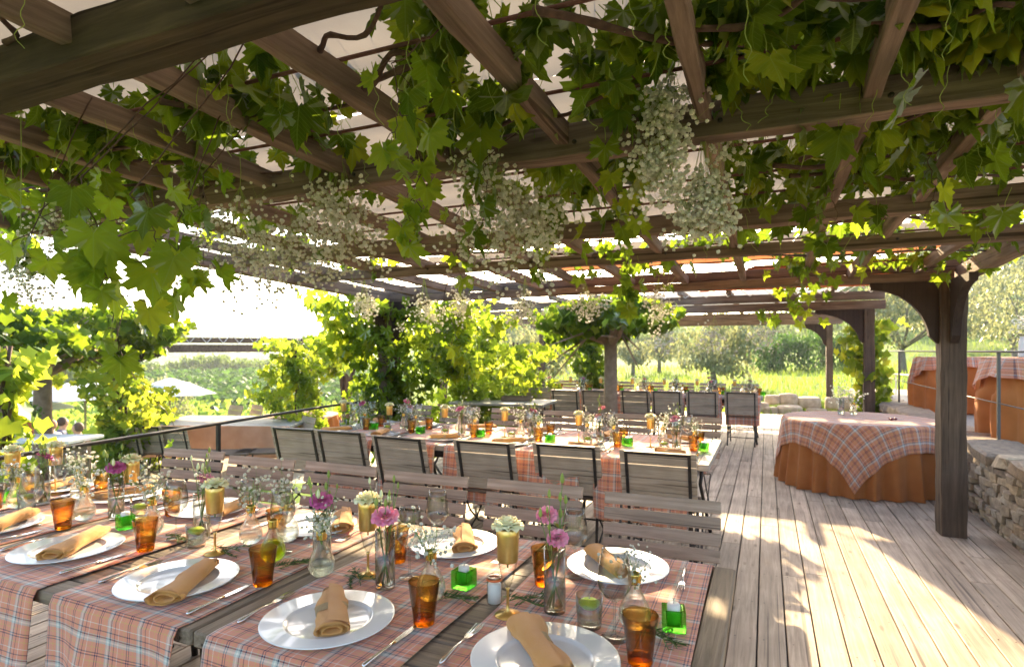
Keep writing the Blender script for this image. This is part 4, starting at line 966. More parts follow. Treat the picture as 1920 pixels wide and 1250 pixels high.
def gyp(parent, n, Ln, spread, up=1, seed=0, fs=.0055, nst=9, flat=1.0):
    rn = np.random.default_rng(seed); mb = MB(); P = []
    per = max(1, n // nst)
    for k in range(nst):
        a = rn.uniform(0, 6.28); r = spread * sqrt(rn.uniform(0, 1)); zt = Ln * rn.uniform(.62, 1.0)
        tip = np.array([r * cos(a), r * sin(a) * flat, up * zt]); mid = tip * np.array([.35, .35, .55]) + rn.normal(0, .008, 3)
        mb.tube([(0, 0, 0), tuple(mid), tuple(tip)], .0009, 3, cap=False)
        nb = max(2, per // 7)
        for j in range(nb):
            q = mid + (tip - mid) * rn.uniform(.0, 1.0); bt = q + rn.normal(0, spread * .30, 3) + np.array([0, 0, up * Ln * .08])
            mb.tube([tuple(q), tuple(bt)], .0006, 3, cap=False)
            m_ = max(1, per // nb)
            for i in range(m_):
                e = bt + rn.normal(0, .015 + spread * .12, 3); P.append(e)
                if i % 2 == 0: mb.tube([tuple(bt), tuple(e)], .0004, 3, cap=False)
    mb.build('stems', M_stem if up > 0 else M_tend, parent)
    P = np.array(P); m_ = len(P); R = rot_np(rng.uniform(0, 6.28, m_), rng.uniform(-1.3, 1.3, m_), rng.uniform(-1, 1, m_))
    V, F = inst(FLOR[0], FLOR[1], P, R, rn.uniform(.7, 1.25, m_) * fs); npmesh('florets', V, F, M_flor, parent)
for k in range(3):
    t = thingp(f'gyp{k}', 'gypsophila_sprig', 'flowers'); gyp(t, 70, .10, .055, 1, 70 + k, .0048, 8)
def petalset(mb, rings, seed, c=(0, 0, 0)):           # rings: (count, base r, length, width, open angle, ruffle)
    rn = random.Random(seed)
    for (cnt, r0, ln, wd, op, ruf) in rings:
        a0 = rn.uniform(0, 6.28)
        for k in range(cnt):
            a = a0 + 2 * pi * k / cnt + rn.uniform(-.15, .15); opn = op + rn.uniform(-.12, .12); ph = rn.uniform(0, 6.28)
            def fn(u, v):
                w_ = wd * sin(min(1, v * 1.25 + .18) * pi / 2) * (1 - .25 * max(0, v - .75) * 4 * abs(u - .5) * 2); x = (u - .5) * 2 * w_
                rr = r0 + ln * (v * sin(opn) ) ; zz = ln * v * cos(opn) - ln * .25 * v * v * sin(opn) + ruf * v * sin(u * 11 + ph)
                cup = .35 * x * x / max(wd, 1e-4); rr -= cup * (1 - .5 * v)
                th = a; return (c[0] + rr * cos(th) - x * sin(th), c[1] + rr * sin(th) + x * cos(th), c[2] + zz)
            mb.grid(fn, 6, 5)
def rose(key, seed):
    t = thingp(key, 'rose', 'flower')
    mb = MB(); petalset(mb, [(3, .001, .022, .010, .15, .001), (4, .004, .024, .014, .35, .002), (5, .007, .026, .017, .7, .003), (6, .009, .028, .020, 1.05, .004), (7, .010, .030, .021, 1.4, .005)], seed, (0, 0, .002)); mb.build('petals', M_rose, t, smooth=True, solid=.0006)
    mb = MB(); mb.lathe([(0, -.10), (.0022, -.10), (.0022, -.012), (.010, -.004), (.013, .004), (.0, .004)], 10); mb.build('stem', M_stem, t, smooth=True)
rose('rose0', 1); rose('rose1', 9)
def lisi(key, seed, pink, H=.30, nst=5, nbud=4, fz=.19, mat=None, small=False):
    t = thingp(key, 'lisianthus_stems', 'flowers'); rn = random.Random(seed); mb = MB(); bb = MB(); bc = MB(); lf = MB()
    for k in range(nst):
        a = rn.uniform(0, 6.28); b0 = (.018 * cos(a), .018 * sin(a), .012); a2 = a + pi + rn.uniform(-.8, .8)
        m1 = (.012 * cos(a2), .012 * sin(a2), .13); h = H * rn.uniform(.78, 1.05); tip = (.05 * cos(a2) * rn.uniform(.3, 1.2), .05 * sin(a2) * rn.uniform(.3, 1.2), h)
        mb.tube([b0, (0, 0, .07), m1, tuple((m1[i] + tip[i]) / 2 + rn.uniform(-.006, .006) for i in range(3)), tip], [.0018, .0018, .0016, .0013, .001], 6)
        mb.tube([m1, (m1[0] * 2 + .01 * cos(a), m1[1] * 2, h * .72), (m1[0] * 2.5 + .018 * cos(a), m1[1] * 2.5, h * .86)], .0009, 5)
        for tp in (tip, (m1[0] * 2.5 + .018 * cos(a), m1[1] * 2.5, h * .86)):
            B = bb if rn.random() < .75 else bc; s_ = rn.uniform(.7, 1.2)
            B.lathe([(0, 0), (.004 * s_, .003), (.0058 * s_, .010 * s_), (.004 * s_, .020 * s_), (.001, .027 * s_), (0, .027 * s_)], 8, c=tp)
        for q in range(3):
            z = rn.uniform(.13, h * .8); a3 = rn.uniform(0, 6.28)
            lf.grid(lambda u, v: (m1[0] + (.003 + .030 * v) * cos(a3) - (u - .5) * .012 * sin(v * pi) * sin(a3), m1[1] + (.003 + .030 * v) * sin(a3) + (u - .5) * .012 * sin(v * pi) * cos(a3), z + .022 * v - .012 * v * v), 2, 4)
    mb.build('stems', M_stem, t, smooth=True); bb.build('green_buds', M_tend, t, smooth=True)
    if bc.v: bc.build('cream_buds', M_creamb, t, smooth=True)
    lf.build('leaves', M_vine, t, smooth=True)
    for (dx, dy, z, sc_) in pink:
        mb = MB(); petalset(mb, [(3, .001 * sc_, .018 * sc_, .009 * sc_, .2, .001), (5, .004 * sc_, .023 * sc_, .014 * sc_, .55, .003), (6, .007 * sc_, .026 * sc_, .018 * sc_, .95, .004), (7, .009 * sc_, .028 * sc_, .019 * sc_, 1.3, .005)], seed + 3, (0, 0, 0))
        o = mb.build('bloom', mat or M_pink, t, smooth=True); o.location = (dx, dy, z); o.rotation_euler = (.55, -.1, .35)
lisi('lisi0', 2, [(.008, -.018, .215, 1.15)], .31); lisi('lisi1', 7, [(-.02, -.008, .26, .85), (.012, -.01, .20, .85)], .33, 4); lisi('lisi2', 12, [(.0, -.01, .215, 1.05)], .30, 5, mat=M_magenta)
def needles(key, seed, Ln=.16):
    t = thingp(key, 'rosemary_sprig', 'herb'); rn = np.random.default_rng(seed); mb = MB(); P = []; Y = []
    for k in range(4):
        a = rn.uniform(-.5, .5); x0 = rn.uniform(-.03, .01); pts = [(x0 + Ln * f * cos(a) * .8, Ln * f * sin(a) + .01 * sin(f * 5 + k), .006 + .006 * sin(f * 3 + k)) for f in np.linspace(-.3, .7, 9)]
        mb.tube(pts, .0012, 5)
        for i in range(46):
            f = rn.uniform(0, 7.99); i0 = int(f); q = np.array(pts[i0]) * (1 - f + i0) + np.array(pts[i0 + 1]) * (f - i0); P.append(q); Y.append(a - pi / 2 + rn.choice([-1, 1]) * rn.uniform(.3, .9))
    mb.build('twig', M_stem, t)
    base = (np.array([(-.0011, 0, 0), (.0011, 0, 0), (.0013, .011, .0004), (0, .022, 0), (-.0013, .011, .0004)]) * 1.0, np.array([(0, 1, 2), (0, 2, 4), (4, 2, 3)]))
    m_ = len(P); R = rot_np(np.array(Y), rn.uniform(-.1, .7, m_), rn.uniform(-1, 1, m_)); V, F = inst(base[0], base[1], np.array(P), R, rn.uniform(.7, 1.1, m_)); npmesh('needles', V, F, M_rosem, t)
needles('rosem0', 1); needles('rosem1', 5)
t = thingp('salt', 'salt_jar', 'jar'); mb = MB(); mb.lathe([(0, 0), (.019, 0), (.021, .004), (.021, .06), (.017, .068), (.017, .074)], 24); mb.build('jar', M_clear, t, smooth=True)
mb = MB(); mb.lathe([(0, .002), (.019, .004), (.0195, .055), (0, .058)], 20); mb.build('salt', M_salt, t, smooth=True)
mb = MB(); mb.lathe([(.016, .066), (.023, .067), (.023, .071), (.016, .072)], 24); mb.build('rubber_seal', M_seal, t, smooth=True)
mb = MB(); mb.lathe([(0, .072), (.022, .072), (.022, .077), (.014, .081), (0, .081)], 24); mb.build('lid', M_clear, t, smooth=True)

ZT = TN + .0055
def near_lab(what, k, side): return f'{what}, {side} of the nearest table, {ordi(k)} place' if side else f'{what} on the nearest table, {ordi(k)} place'
G = 'on the nearest table'
def dirz(p, q):                                      # rz so that local +Y points from p to q
    return atan2(-(q[0] - p[0]), q[1] - p[1])
NP = [(-.465, 1.262), (-1.057, 1.225), (-1.662, 1.25), (-2.285, 1.29), (-2.86, 1.33), (-3.36, 1.36)]
FP_ = [(-.448, 1.900), (-1.047, 1.885), (-1.676, 1.86), (-2.282, 1.87), (-2.87, 1.87), (-3.36, 1.86)]
nd = [((985, 1172), (1045, 1262)), ((622, 1222), (622, 1090)), ((305, 1128), (388, 1062)), ((75, 1055), (198, 992)), ((-60, 1010), (75, 955)), None]
ZP = ZT + .0045
for k in range(6):
    x, y = NP[k]; put('plate', x, y, ZT, 0, near_lab('white porcelain plate with a rolled napkin', k, 'near side'), 'plates ' + G)
    if nd[k]:
        a, b = at(*nd[k][0], .765), at(*nd[k][1], .765); c = ((a[0] + b[0]) / 2, (a[1] + b[1]) / 2); rz = dirz(a, b)
    else: c = (x, y); rz = -.9
    put(f'napkin{[2, 0, 1, 2, 1, 0][k]}', c[0], c[1], ZP + .002, rz, near_lab('apricot rolled napkin', k, 'near-side plate'), 'rolled napkins ' + G)
    x, y = FP_[k]; put('plate', x, y, ZT, 1, near_lab('white porcelain plate', k, 'far side'), 'plates ' + G, .97)
    fn_ = [((1105, 1022), (1180, 1088)), ((872, 1045), (868, 982)), ((640, 1000), (645, 955)), ((405, 965), (460, 940))]
    if k < 4: a, b = at(*fn_[k][0], .765), at(*fn_[k][1], .765); c = ((a[0] + b[0]) / 2, (a[1] + b[1]) / 2); rz = dirz(a, b)
    else: c = (x, y); rz = .7 * k
    put(f'napkin{k % 3}', c[0], c[1], ZP + .002, rz, near_lab('apricot napkin', k, 'far-side plate'), 'rolled napkins ' + G, .92)
    x, y = NP[k]
    put('knife', x + .225, y - .03, ZT, .04 * (k % 3 - 1), near_lab('steel knife', k, 'near side'), 'knives ' + G)
    put('fork', x - .215, y + .0, ZT, .05 * (k % 2), near_lab('steel fork', k, 'near side'), 'forks ' + G)
    x, y = FP_[k]
    put('knife', x - .215, y - .02, ZT, pi, near_lab('steel knife', k, 'far side'), 'knives ' + G)
    put('fork', x + .21, y - .02, ZT, pi + .05, near_lab('steel fork', k, 'far side'), 'forks ' + G)
def seq(key, pts, what, grp, z=0, side='near side', sc=1.0, rz0=0, extra=None, k0=0):
    out_ = []
    for k, q in enumerate(pts):
        x, y = at(*q, ZT) if isinstance(q[0], int) else q
        out_.append((put(key, x, y, ZT + z, rz0 + k * 1.3, near_lab(what, k + k0, side), grp, sc), x, y))
    return out_
seq('tumbler', [(1200, 1242), (795, 1168), (493, 1095), (273, 1031), (118, 990), (-3.2, 1.50)], 'amber glass tumbler', 'amber tumblers ' + G)
seq('tumbler', [(1020, 1095), (745, 1052), (520, 1010), (323, 965), (192, 930), (-3.35, 1.72)], 'amber glass tumbler', 'amber tumblers ' + G, side='far side')
fl_ = seq('flute', [(952, 1152), (690, 1078), (403, 1037), (246, 965), (104, 925), (-3.3, 1.62)], 'gold-banded champagne flute holding a cream rose', 'gold-banded flutes ' + G, side='', sc=1.08)
for k, (o, x, y) in enumerate(fl_): put(f'rose{k % 2}', x, y, ZT + .240, k * 1.7, near_lab('cream rose standing in the gold flute', k, ''), 'roses in gold flutes', 1.12)
w1 = [(1152, 1196), (768, 1082), (530, 1035), (330, 1010), (60, 985), (-3.05, 1.46)]
seq('wine', w1, 'large clear wine glass', 'wine glasses ' + G)
seq('wine', [(1078, 1080), (820, 1030), (468, 1000), (262, 950), (150, 925), (-3.15, 1.74)], 'clear wine glass', 'wine glasses ' + G, side='far side', sc=.96)
bv_ = seq('bulbvase', [(1190, 1178), (808, 1125), (603, 1080), (285, 1003), (158, 975), (-3.12, 1.55)], 'bulb-shaped glass vase with a brass screw neck', 'bulb vases ' + G, side='')
for k, (o, x, y) in enumerate(bv_): put(f'gyp{k % 3}', x, y, ZT + .10, k * 2.1, near_lab('white gypsophila sprig standing in the bulb vase', k, ''), 'gypsophila sprigs in bulb vases', (.85, 1.1, 1.05, 1.3, 1.3, 1.2)[k])
lx, ly = at(512, 1053, ZT); put('limebulb', lx, ly, ZT, 0, 'bulb vase filled with lime-yellow water glowing in the sun', None)
for k, (px, py, s_) in enumerate([(470, 1020, 1.35), (540, 1015, 1.3), (150, 935, 1.3)]):
    x, y = at(px, py, ZT); put('bulbvase', x, y, ZT, 0, ('bulb vase in full sun left of the lime-coloured one', 'bulb vase in full sun behind the lime-coloured one', 'bulb vase at the far left under a dense white spray')[k], 'bulb vases ' + G)
    put(f'gyp{k}', x, y, ZT + .10, k, ('dense sunlit gypsophila spray left of the lime-coloured bulb', 'dense sunlit gypsophila spray behind the lime-coloured bulb', 'dense gypsophila spray at the far left of the nearest table')[k], 'gypsophila sprigs in bulb vases', s_)
cv = seq('cylvase', [(1040, 1145), (722, 1100), (604, 1060), (378, 1010), (218, 972), (80, 945)], 'tall cylinder vase of lisianthus', 'cylinder vases ' + G, side='')
for k, (o, x, y) in enumerate(cv): put(('lisi1', 'lisi0', 'lisi2', 'lisi0', 'lisi2', 'lisi2')[k], x, y, ZT + .003, (0, .2, .4, 2.0, .8, 2.5)[k], near_lab(('pink and cream-budded lisianthus', 'rose-pink ruffled lisianthus', 'magenta lisianthus', 'pale pink lisianthus half hidden by a flute', 'dark magenta lisianthus', 'magenta lisianthus')[k], k, ''), 'lisianthus in cylinder vases')
cu = seq('cube', [(1263, 1178), (870, 1100), (235, 990), (22, 938)], 'green glass cube candle holder', 'green cube candle holders', side='', rz0=.2)
for k, (o, x, y) in enumerate(cu):
    kk = (0, 1, 3, 4)[k]; o['label'] = near_lab('green glass cube candle holder', kk, ''); put('votive', x, y, ZT + .016, 0, near_lab('white candle standing in the green cube', kk, ''), 'white candles in green cubes')
wg = seq('waterglass', [(1105, 1173), (738, 1035), (368, 1024), (262, 975), (50, 955)], 'clear tumbler of water with a floating lime candle', 'candle glasses ' + G, side='')
for k, (o, x, y) in enumerate(wg): put('float', x, y, ZT + .046, 0, near_lab('lime-green floating candle in its water glass', k, ''), 'lime floating candles')
x, y = at(927, 1130, ZT); put('salt', x, y, ZT, 0, 'small clip jar of salt with an orange rubber ring', None)
for k, (px, py) in enumerate([(1225, 1190), (985, 1128), (840, 1122), (665, 1082), (540, 1062), (420, 1033), (325, 1010), (160, 965)]):
    x, y = at(px, py, ZT); put(f'rosem{k % 2}', x, y, ZT, .25 * ((k * 5) % 7 - 3), f'rosemary sprig lying along the nearest table, {ordi(k)} of them', 'rosemary sprigs', .95)

def setting(yn, yf, ym, xs, tname, z, far=False):
    for k, x in enumerate(xs):
        jx = lambda a: random.uniform(-a, a); pl = f'{tname} table, {ordi(k)} place'
        random.seed(int(abs(x) * 100) + int(ym * 10))
        for (yy, sd_) in ((yn, 'near side'), (yf, 'far side')):
            s_ = -1 if yy == yn else 1
            put('plate', x, yy, z, 0, f'white plate, {sd_} of {pl}', f'plates on the {tname} table', .85)
            put(f'napkin{(k + (s_ > 0)) % 3}', x + jx(.02), yy, z + .006, jx(1.4), f'apricot napkin on the {sd_} plate, {pl}', f'napkins on the {tname} table', .9)
            put('tumbler', x + .17 + jx(.03), yy - s_ * .22 + jx(.03), z, jx(3), f'amber tumbler, {sd_} of {pl}', f'amber tumblers on the {tname} table', .95)
            put('wine', x + .06 + jx(.05), yy - s_ * .25 + jx(.03), z, 0, f'clear wine glass, {sd_} of {pl}', f'wine glasses on the {tname} table', 1.05)
            if not far: put('knife', x + .19, yy, z, jx(.1), f'knife, {sd_} of {pl}', f'knives on the {tname} table')
        qx, qy = x - .17 + jx(.04), ym + jx(.05)
        put('flute', qx, qy, z, 0, f'gold-banded flute with a rose, {pl}', f'gold flutes on the {tname} table'); put(f'rose{k % 2}', qx, qy, z + .222, jx(3), f'rose in the gold flute, {pl}', f'roses on the {tname} table', 1.1)
        qx, qy = x + .02 + jx(.04), ym + jx(.06)
        put('cylvase', qx, qy, z, 0, f'cylinder vase of lisianthus, {pl}', f'cylinder vases on the {tname} table', 1.1); put(f'lisi{k % 3}', qx, qy, z + .003, jx(3), f'pink lisianthus in the cylinder vase, {pl}', f'lisianthus on the {tname} table')
        for j, dx in enumerate((.13, -.07)):
            qx, qy = x + dx + jx(.03), ym + (.05 if j else -.06) + jx(.04); wd_ = ('left', 'right')[dx > 0]
            put('bulbvase', qx, qy, z, 0, f'{wd_} bulb vase, {pl}', f'bulb vases on the {tname} table'); put(f'gyp{(k + j) % 3}', qx, qy, z + .10, jx(3), f'gypsophila in the {wd_} bulb vase, {pl}', f'gypsophila on the {tname} table', 1.0 + .3 * j)
        qx, qy = x + .23 + jx(.03), ym - .09 + jx(.04)
        put('cube', qx, qy, z, jx(1), f'green cube candle holder, {pl}', f'green cubes on the {tname} table', 1.05)
        if not far:
            put('votive', qx, qy, z + .016, 0, f'white candle in the green cube, {pl}', f'white candles on the {tname} table')
            qx, qy = x - .06 + jx(.03), ym - .14 + jx(.03); put('waterglass', qx, qy, z, 0, f'water glass with floating candle, {pl}', f'candle glasses on the {tname} table'); put('float', qx, qy, z + .035, 0, f'lime floating candle, {pl}', f'lime candles on the {tname} table')
setting(4.12, 4.79, 4.45, [-.62, -1.21, -1.80, -2.39, -2.98, -3.50], 'middle', ZT)
setting(9.97, 10.53, 10.25, [-.30 - .56 * k for k in range(7)], 'far', ZT, True)
# round table dressing
x, y = .78, 7.62
put('cylvase', x, y, .725, 0, 'cylinder vase on the round table', None, 1.1)
for k, (dx, dy) in enumerate([(0, 0), (.13, .06)]):
    if k: put('bulbvase', x + dx, y + dy, .725, 0, 'bulb vase on the round table', None)
    t = put('gyp1', x + dx, y + dy, .80 + .04 * (1 - k), k, f'white gypsophila cloud in the {("cylinder", "bulb")[k]} vase on the round table', None, 2.0)
M_cherry = pmat('dark_cherry', (.16, .012, .02), .3)
t = thing('fruit_cluster', 'small dark red cluster lying on the round table', 'fruit', (1.22, 7.28, .726)); mb = MB()
for k in range(7): mb.lathe([(0, 0), (.012, .004), (.016, .014), (.011, .024), (0, .027)], 10, c=(.03 * cos(k * 2.1) * (k > 0), .03 * sin(k * 2.1) * (k > 0), 0))
mb.build('berries', M_cherry, t, smooth=True)
for k, (px, d, zz) in enumerate([(1800, 8.9, 1.375), (1895, 6.4, 1.39)]):
    X = dp(px, d) if k == 0 else (2.35, 7.35)
    t = thing('flower_vase', f'white vase of gypsophila on the {("farther", "nearer")[k]} buffet table', 'vase', (X[0] if k else 2.4, X[1] if k else 10.5, zz))
    mb = MB(); mb.lathe([(0, 0), (.05, 0), (.055, .02), (.05, .16), (.04, .2), (.045, .21)], 20); mb.build('pot', M_wax, t, smooth=True); e = bpy.data.objects.new('gypsophila_spray', None); 
    gyp(t, 160, .22, .13, 1, 5 + k, .009, 12)
    for ch in t.children:
        if ch.name.startswith(('stems', 'florets')): ch.location = (0, 0, .16)

# ================================================================== VINES ON THE ROOF
def strandpts(p, q, n, amp, rn):
    p, q = np.array(p), np.array(q); out_ = []
    ph = rn.uniform(0, 6, 3)
    for i in range(n + 1):
        f = i / n; out_.append(tuple(p + (q - p) * f + amp * np.array([sin(f * 7 + ph[0]), sin(f * 9 + ph[1]), .5 * sin(f * 8 + ph[2])]) * sin(f * pi)))
    return out_
def roof_vine(label, clusters, seed, canes, droop=.10, dens=.47, mat=None, s0=.055, s1=.118):
    rn = np.random.default_rng(seed); t = thing('grapevine', label, 'vine', (0, 0, 0), 0, 'grapevines growing through the pergola roof')
    P = []; mbs = MB(); tn = MB()
    for (px, py, rx, ry, n) in clusters:
        n = int(n * dens)
        for i in range(n):
            while True:
                a, b = rn.uniform(-1, 1, 2)
                if a * a + b * b < 1: break
            q = rp(px + a * rx, py + b * ry, .16); z = q.z + rn.uniform(-.02, .08) - (droop * rn.uniform(.6, 1.9) if rn.random() < .09 else 0)
            P.append((q.x + rn.normal(0, .02), q.y + rn.normal(0, .02), z)); 
            e = P[-1]; mbs.tube([(e[0] + rn.normal(0, .03), e[1] + rn.normal(0, .03), e[2] + .09), (e[0], e[1], e[2] + .02), e], .0014, 4, cap=False)
        for j in range(max(1, n // 22)):
            q = rp(px + rn.uniform(-.8, .8) * rx, py + rn.uniform(-.8, .8) * ry); pts = []; ph = rn.uniform(0, 6); l = rn.uniform(.08, .22); ax, ay = rn.normal(0, .03, 2)
            for i in range(14):
                f = i / 13; pts.append((q.x + ax * f + .012 * sin(f * 14 + ph) * f, q.y + ay * f + .012 * cos(f * 14 + ph) * f, q.z + .04 - l * f))
            tn = MB(); tn.tube(pts, .0011, 4, cap=False); tn.build('tendril', M_tend, t)
    leaves(LEAF1, P, s0, s1, (-2.0, -.55), 'foliage', mat or M_vineV, t)
    mbs.build('leaf_stalks', M_tend, t)
    for (a, b, r) in canes:
        cm = MB(); A, B = rp(*a, .10), rp(*b, .10); pts = strandpts(A, B, 16, .035, rn)
        cm.tube(pts, [r * (1.25 if k % 4 == 0 else 1) * (1 - .4 * k / 16) for k in range(17)], 7); cm.build('cane', M_cane, t, smooth=True)
    return t
roof_vine('grapevine canopy covering the upper right of the pergola roof', [(1840, 60, 130, 130, 150), (1690, 60, 80, 90, 50), (1780, 220, 160, 70, 80), (1640, 250, 100, 70, 46), (1880, 300, 60, 60, 34)], 1, [((1500, 300), (1950, 120), .010), ((1560, 60), (1900, 10), .010), ((1480, 330), (1880, 330), .009)], dens=.72)
roof_vine('dense grapevine leaves between the two rafters at upper centre right', [(1450, 60, 170, 90, 130), (1510, 180, 110, 60, 60), (1170, 90, 110, 110, 95), (1160, 220, 90, 60, 50), (1370, 160, 60, 80, 34), (1000, 60, 70, 60, 30)], 2, [((1000, 20), (1500, 110), .011), ((1270, 60), (1700, -20), .009), ((1180, 300), (1500, 190), .009)])
roof_vine('grapevine filling the roof bays right of the big flower bunch', [(1420, 320, 90, 50, 80), (1540, 320, 100, 50, 60), (1480, 390, 90, 30, 60), (1700, 330, 100, 40, 70), (1820, 400, 100, 40, 90), (1600, 430, 120, 25, 60), (1400, 430, 80, 20, 30)], 3, [((1450, 310), (1870, 300), .010), ((1500, 410), (1900, 420), .008)])
roof_vine('grapevine leaves hanging in the centre of the roof by the second rafter', [(780, 60, 55, 75, 40), (800, 150, 60, 70, 34), (905, 160, 60, 80, 40), (960, 230, 80, 60, 48), (820, 240, 60, 50, 30), (1000, 330, 90, 60, 46), (1150, 330, 80, 60, 60), (1100, 400, 90, 30, 40), (860, 40, 60, 40, 18)], 4, [((600, 95), (760, -20), .008), ((650, 165), (880, 90), .012), ((655, 170), (770, 95), .012), ((900, 250), (1200, 160), .009)])
roof_vine('grapevine clump under the roof between the left rafters', [(470, 140, 90, 45, 44), (600, 220, 60, 70, 48), (560, 290, 70, 30, 22), (420, 200, 90, 50, 52), (330, 160, 60, 40, 22), (290, 260, 110, 60, 88), (390, 320, 90, 50, 56), (640, 330, 90, 40, 26), (700, 160, 30, 40, 8)], 5, [((300, 190), (640, 250), .010), ((400, 240), (700, 190), .009), ((250, 300), (600, 330), .009)])
roof_vine('grapevine mass in the shaded far left of the roof', [(110, 260, 120, 60, 100), (60, 360, 80, 50, 60), (200, 350, 100, 50, 80), (300, 390, 90, 40, 44), (30, 440, 50, 30, 20), (480, 400, 110, 30, 30)], 6, [((0, 300), (400, 260), .011), ((0, 360), (420, 340), .010)], dens=.7, s0=.06, s1=.125)
roof_vine('grapevine fringe along the far edge of the roof', [(1250, 460, 200, 16, 70), (900, 460, 160, 14, 40), (1600, 480, 220, 14, 80), (1180, 500, 120, 14, 40), (560, 460, 110, 25, 50), (700, 500, 90, 20, 40), (1850, 470, 60, 20, 30)], 7, [((700, 480), (1300, 470), .010), ((1300, 480), (1850, 470), .009)], s0=.055, s1=.10)
roof_vine('single vine leaf group in the top left corner behind the thick beam', [(40, 20, 40, 24, 5)], 8, [((10, 80), (60, -30), .008)])

def hanging(label, pts, n, s0, s1, mat, seed, spread=.06, cane=.0022, bare=0.0, tmat=None, group='hanging vine shoots'):
    rn = np.random.default_rng(seed); t = thing('vine_shoot', label, 'vine', (0, 0, 0), 0, group)
    if roof(pts[0][1]) + .12 > pts[0][2] and pts[0][1] < 6: pts = [(pts[0][0] + .10, max(pts[0][1], 1.10) + .12, roof(pts[0][1]) + .10)] + list(pts); bare = max(bare, 1.0 / len(pts))
    pts = np.array(pts, float); m = len(pts); fine = []
    for i in range(m - 1):
        for k in range(6): fine.append(pts[i] + (pts[i + 1] - pts[i]) * k / 6 + rn.normal(0, .004, 3))
    fine.append(pts[-1]); mb = MB(); mb.tube([tuple(p) for p in fine], [cane * (1 - .6 * i / len(fine)) for i in range(len(fine))], 6); P = []
    for i in range(n):
        f = bare + (1 - bare) * (i + .5) / n; j = f * (len(fine) - 1); j0 = min(int(j), len(fine) - 2); q = fine[j0] + (fine[j0 + 1] - fine[j0]) * (j - j0)
        e = q + np.array([rn.normal(0, spread), rn.normal(0, spread), rn.normal(-.02, spread * .4)]); P.append(e); mb.tube([tuple(q), tuple((q + e) / 2 + np.array([0, 0, .01])), tuple(e)], .0012, 4, cap=False)
    mb.build('cane', tmat or M_cane, t, smooth=True); leaves(LEAF1, P, s0, s1, (-1.9, -1.1), 'foliage', mat, t); return t
def W3(px, py, d):
    x, y = dp(px, d); return (x, y, hz(py, d))
hanging('long leafy shoot hanging at the left, tip dangling in front of the sky', [W3(150, 330, 1.5), W3(190, 450, 1.5), W3(215, 560, 1.5), W3(222, 660, 1.5)], 11, .045, .075, M_vine2V, 11, .045)
hanging('big drooping vine leaves left of the long shoot', [W3(70, 400, 1.45), W3(130, 440, 1.45), W3(180, 500, 1.45)], 8, .055, .08, M_vine2V, 12, .05)
hanging('cluster of large leaves drooping beside the first flower haze at left', [W3(240, 370, 1.45), W3(290, 430, 1.45), W3(300, 510, 1.45)], 10, .055, .085, M_vine2V, 13, .055)
hanging('bright leafy shoot hanging at the centre below the main beam', [W3(760, 220, 1.75), W3(790, 320, 1.75), W3(765, 390, 1.75), W3(782, 450, 1.75)], 15, .045, .072, M_vine2V, 14, .03)
hanging('thin shoot with three leaves hanging down the middle of the view', [W3(855, 400, 2.6), W3(855, 480, 2.6), W3(830, 560, 2.6), W3(860, 640, 2.6)], 8, .045, .065, M_vine2V, 15, .07, .0025)
hanging('leafy spray hanging off the back beam right of centre', [W3(1490, 470, 4.5), W3(1500, 520, 4.5), W3(1490, 560, 4.5), W3(1440, 600, 4.5)], 34, .055, .08, M_vineV, 16, .11)
hanging('short leafy shoot hanging from the beam left of the slim tree', [W3(1170, 470, 3.7), W3(1175, 530, 3.7), W3(1180, 580, 3.7)], 15, .055, .08, M_vineV, 17, .06)
hanging('small leaf tuft on the right bracket of the near post', [W3(1760, 440, 4.3), W3(1770, 470, 4.3), W3(1765, 510, 4.3)], 9, .05, .08, M_vineV, 18, .05)
hanging('arching bare shoot left of the vine post', [W3(216, 640, 5.0), W3(260, 720, 5.0), W3(310, 770, 5.0), W3(345, 830, 5.0)], 5, .05, .08, M_vine2V, 19, .05, .004, tmat=M_cane)

for k, (px, py, d, ln, n_) in enumerate([(380, 330, 2.0, .30, 9), (735, 120, 1.45, .22, 7), (905, 300, 2.1, .24, 7), (1150, 330, 2.4, .22, 7), (1560, 360, 2.6, .20, 7), (1740, 300, 2.1, .2, 6), (60, 430, 1.9, .18, 4), (330, 420, 1.9, .22, 7), (1010, 440, 3.2, .22, 7)]):
    a = W3(px, py, d); hanging(f'short trailing vine shoot under the roof, {ORD[sorted([380, 735, 905, 1150, 1560, 1740, 60, 330, 1010]).index(px)]} from the left of nine', [a, (a[0] + .02, a[1], a[2] - ln * .5), (a[0] - .01, a[1] + .01, a[2] - ln)], n_, .045, .085, M_vine2V if k % 2 else M_vineV, 40 + k, .045, group='short trailing vine shoots')

# gypsophila bunches hung upside down
def bunch(px, py0, py1, d, n, spread, fs, seed, label, flat=1.0):
    X = dp(px, d); t = thing('gypsophila_bunch', label, 'flowers', (X[0], X[1], hz(py0, d)), 0, 'gypsophila bunches hung from the roof'); zr = (roof(X[1]) if X[1] < 6 else Z2 + .1) + .10 - hz(py0, d)
    if zr > 0: mb = MB(); mb.tube([(0, 0, -.01), (.003, .002, zr * .5), (0, 0, zr)], .0015, 5); mb.build('string', M_tend, t)
    gyp(t, n, (py1 - py0) * d / FP, spread, -1, seed, fs, 14, flat)
bunch(1262, 120, 260, 1.85, 330, .085, .0080, 30, 'top sprays of the long white gypsophila bunch on the main beam')
bunch(1232, 180, 375, 1.92, 480, .085, .0080, 31, 'left strand of the long white gypsophila bunch, right of centre')
bunch(1318, 250, 462, 2.0, 620, .095, .0080, 32, 'trailing right strand of the long white gypsophila bunch')
bunch(1352, 160, 330, 2.05, 110, .09, .0075, 44, 'thin gypsophila wisp right of the long bunch')
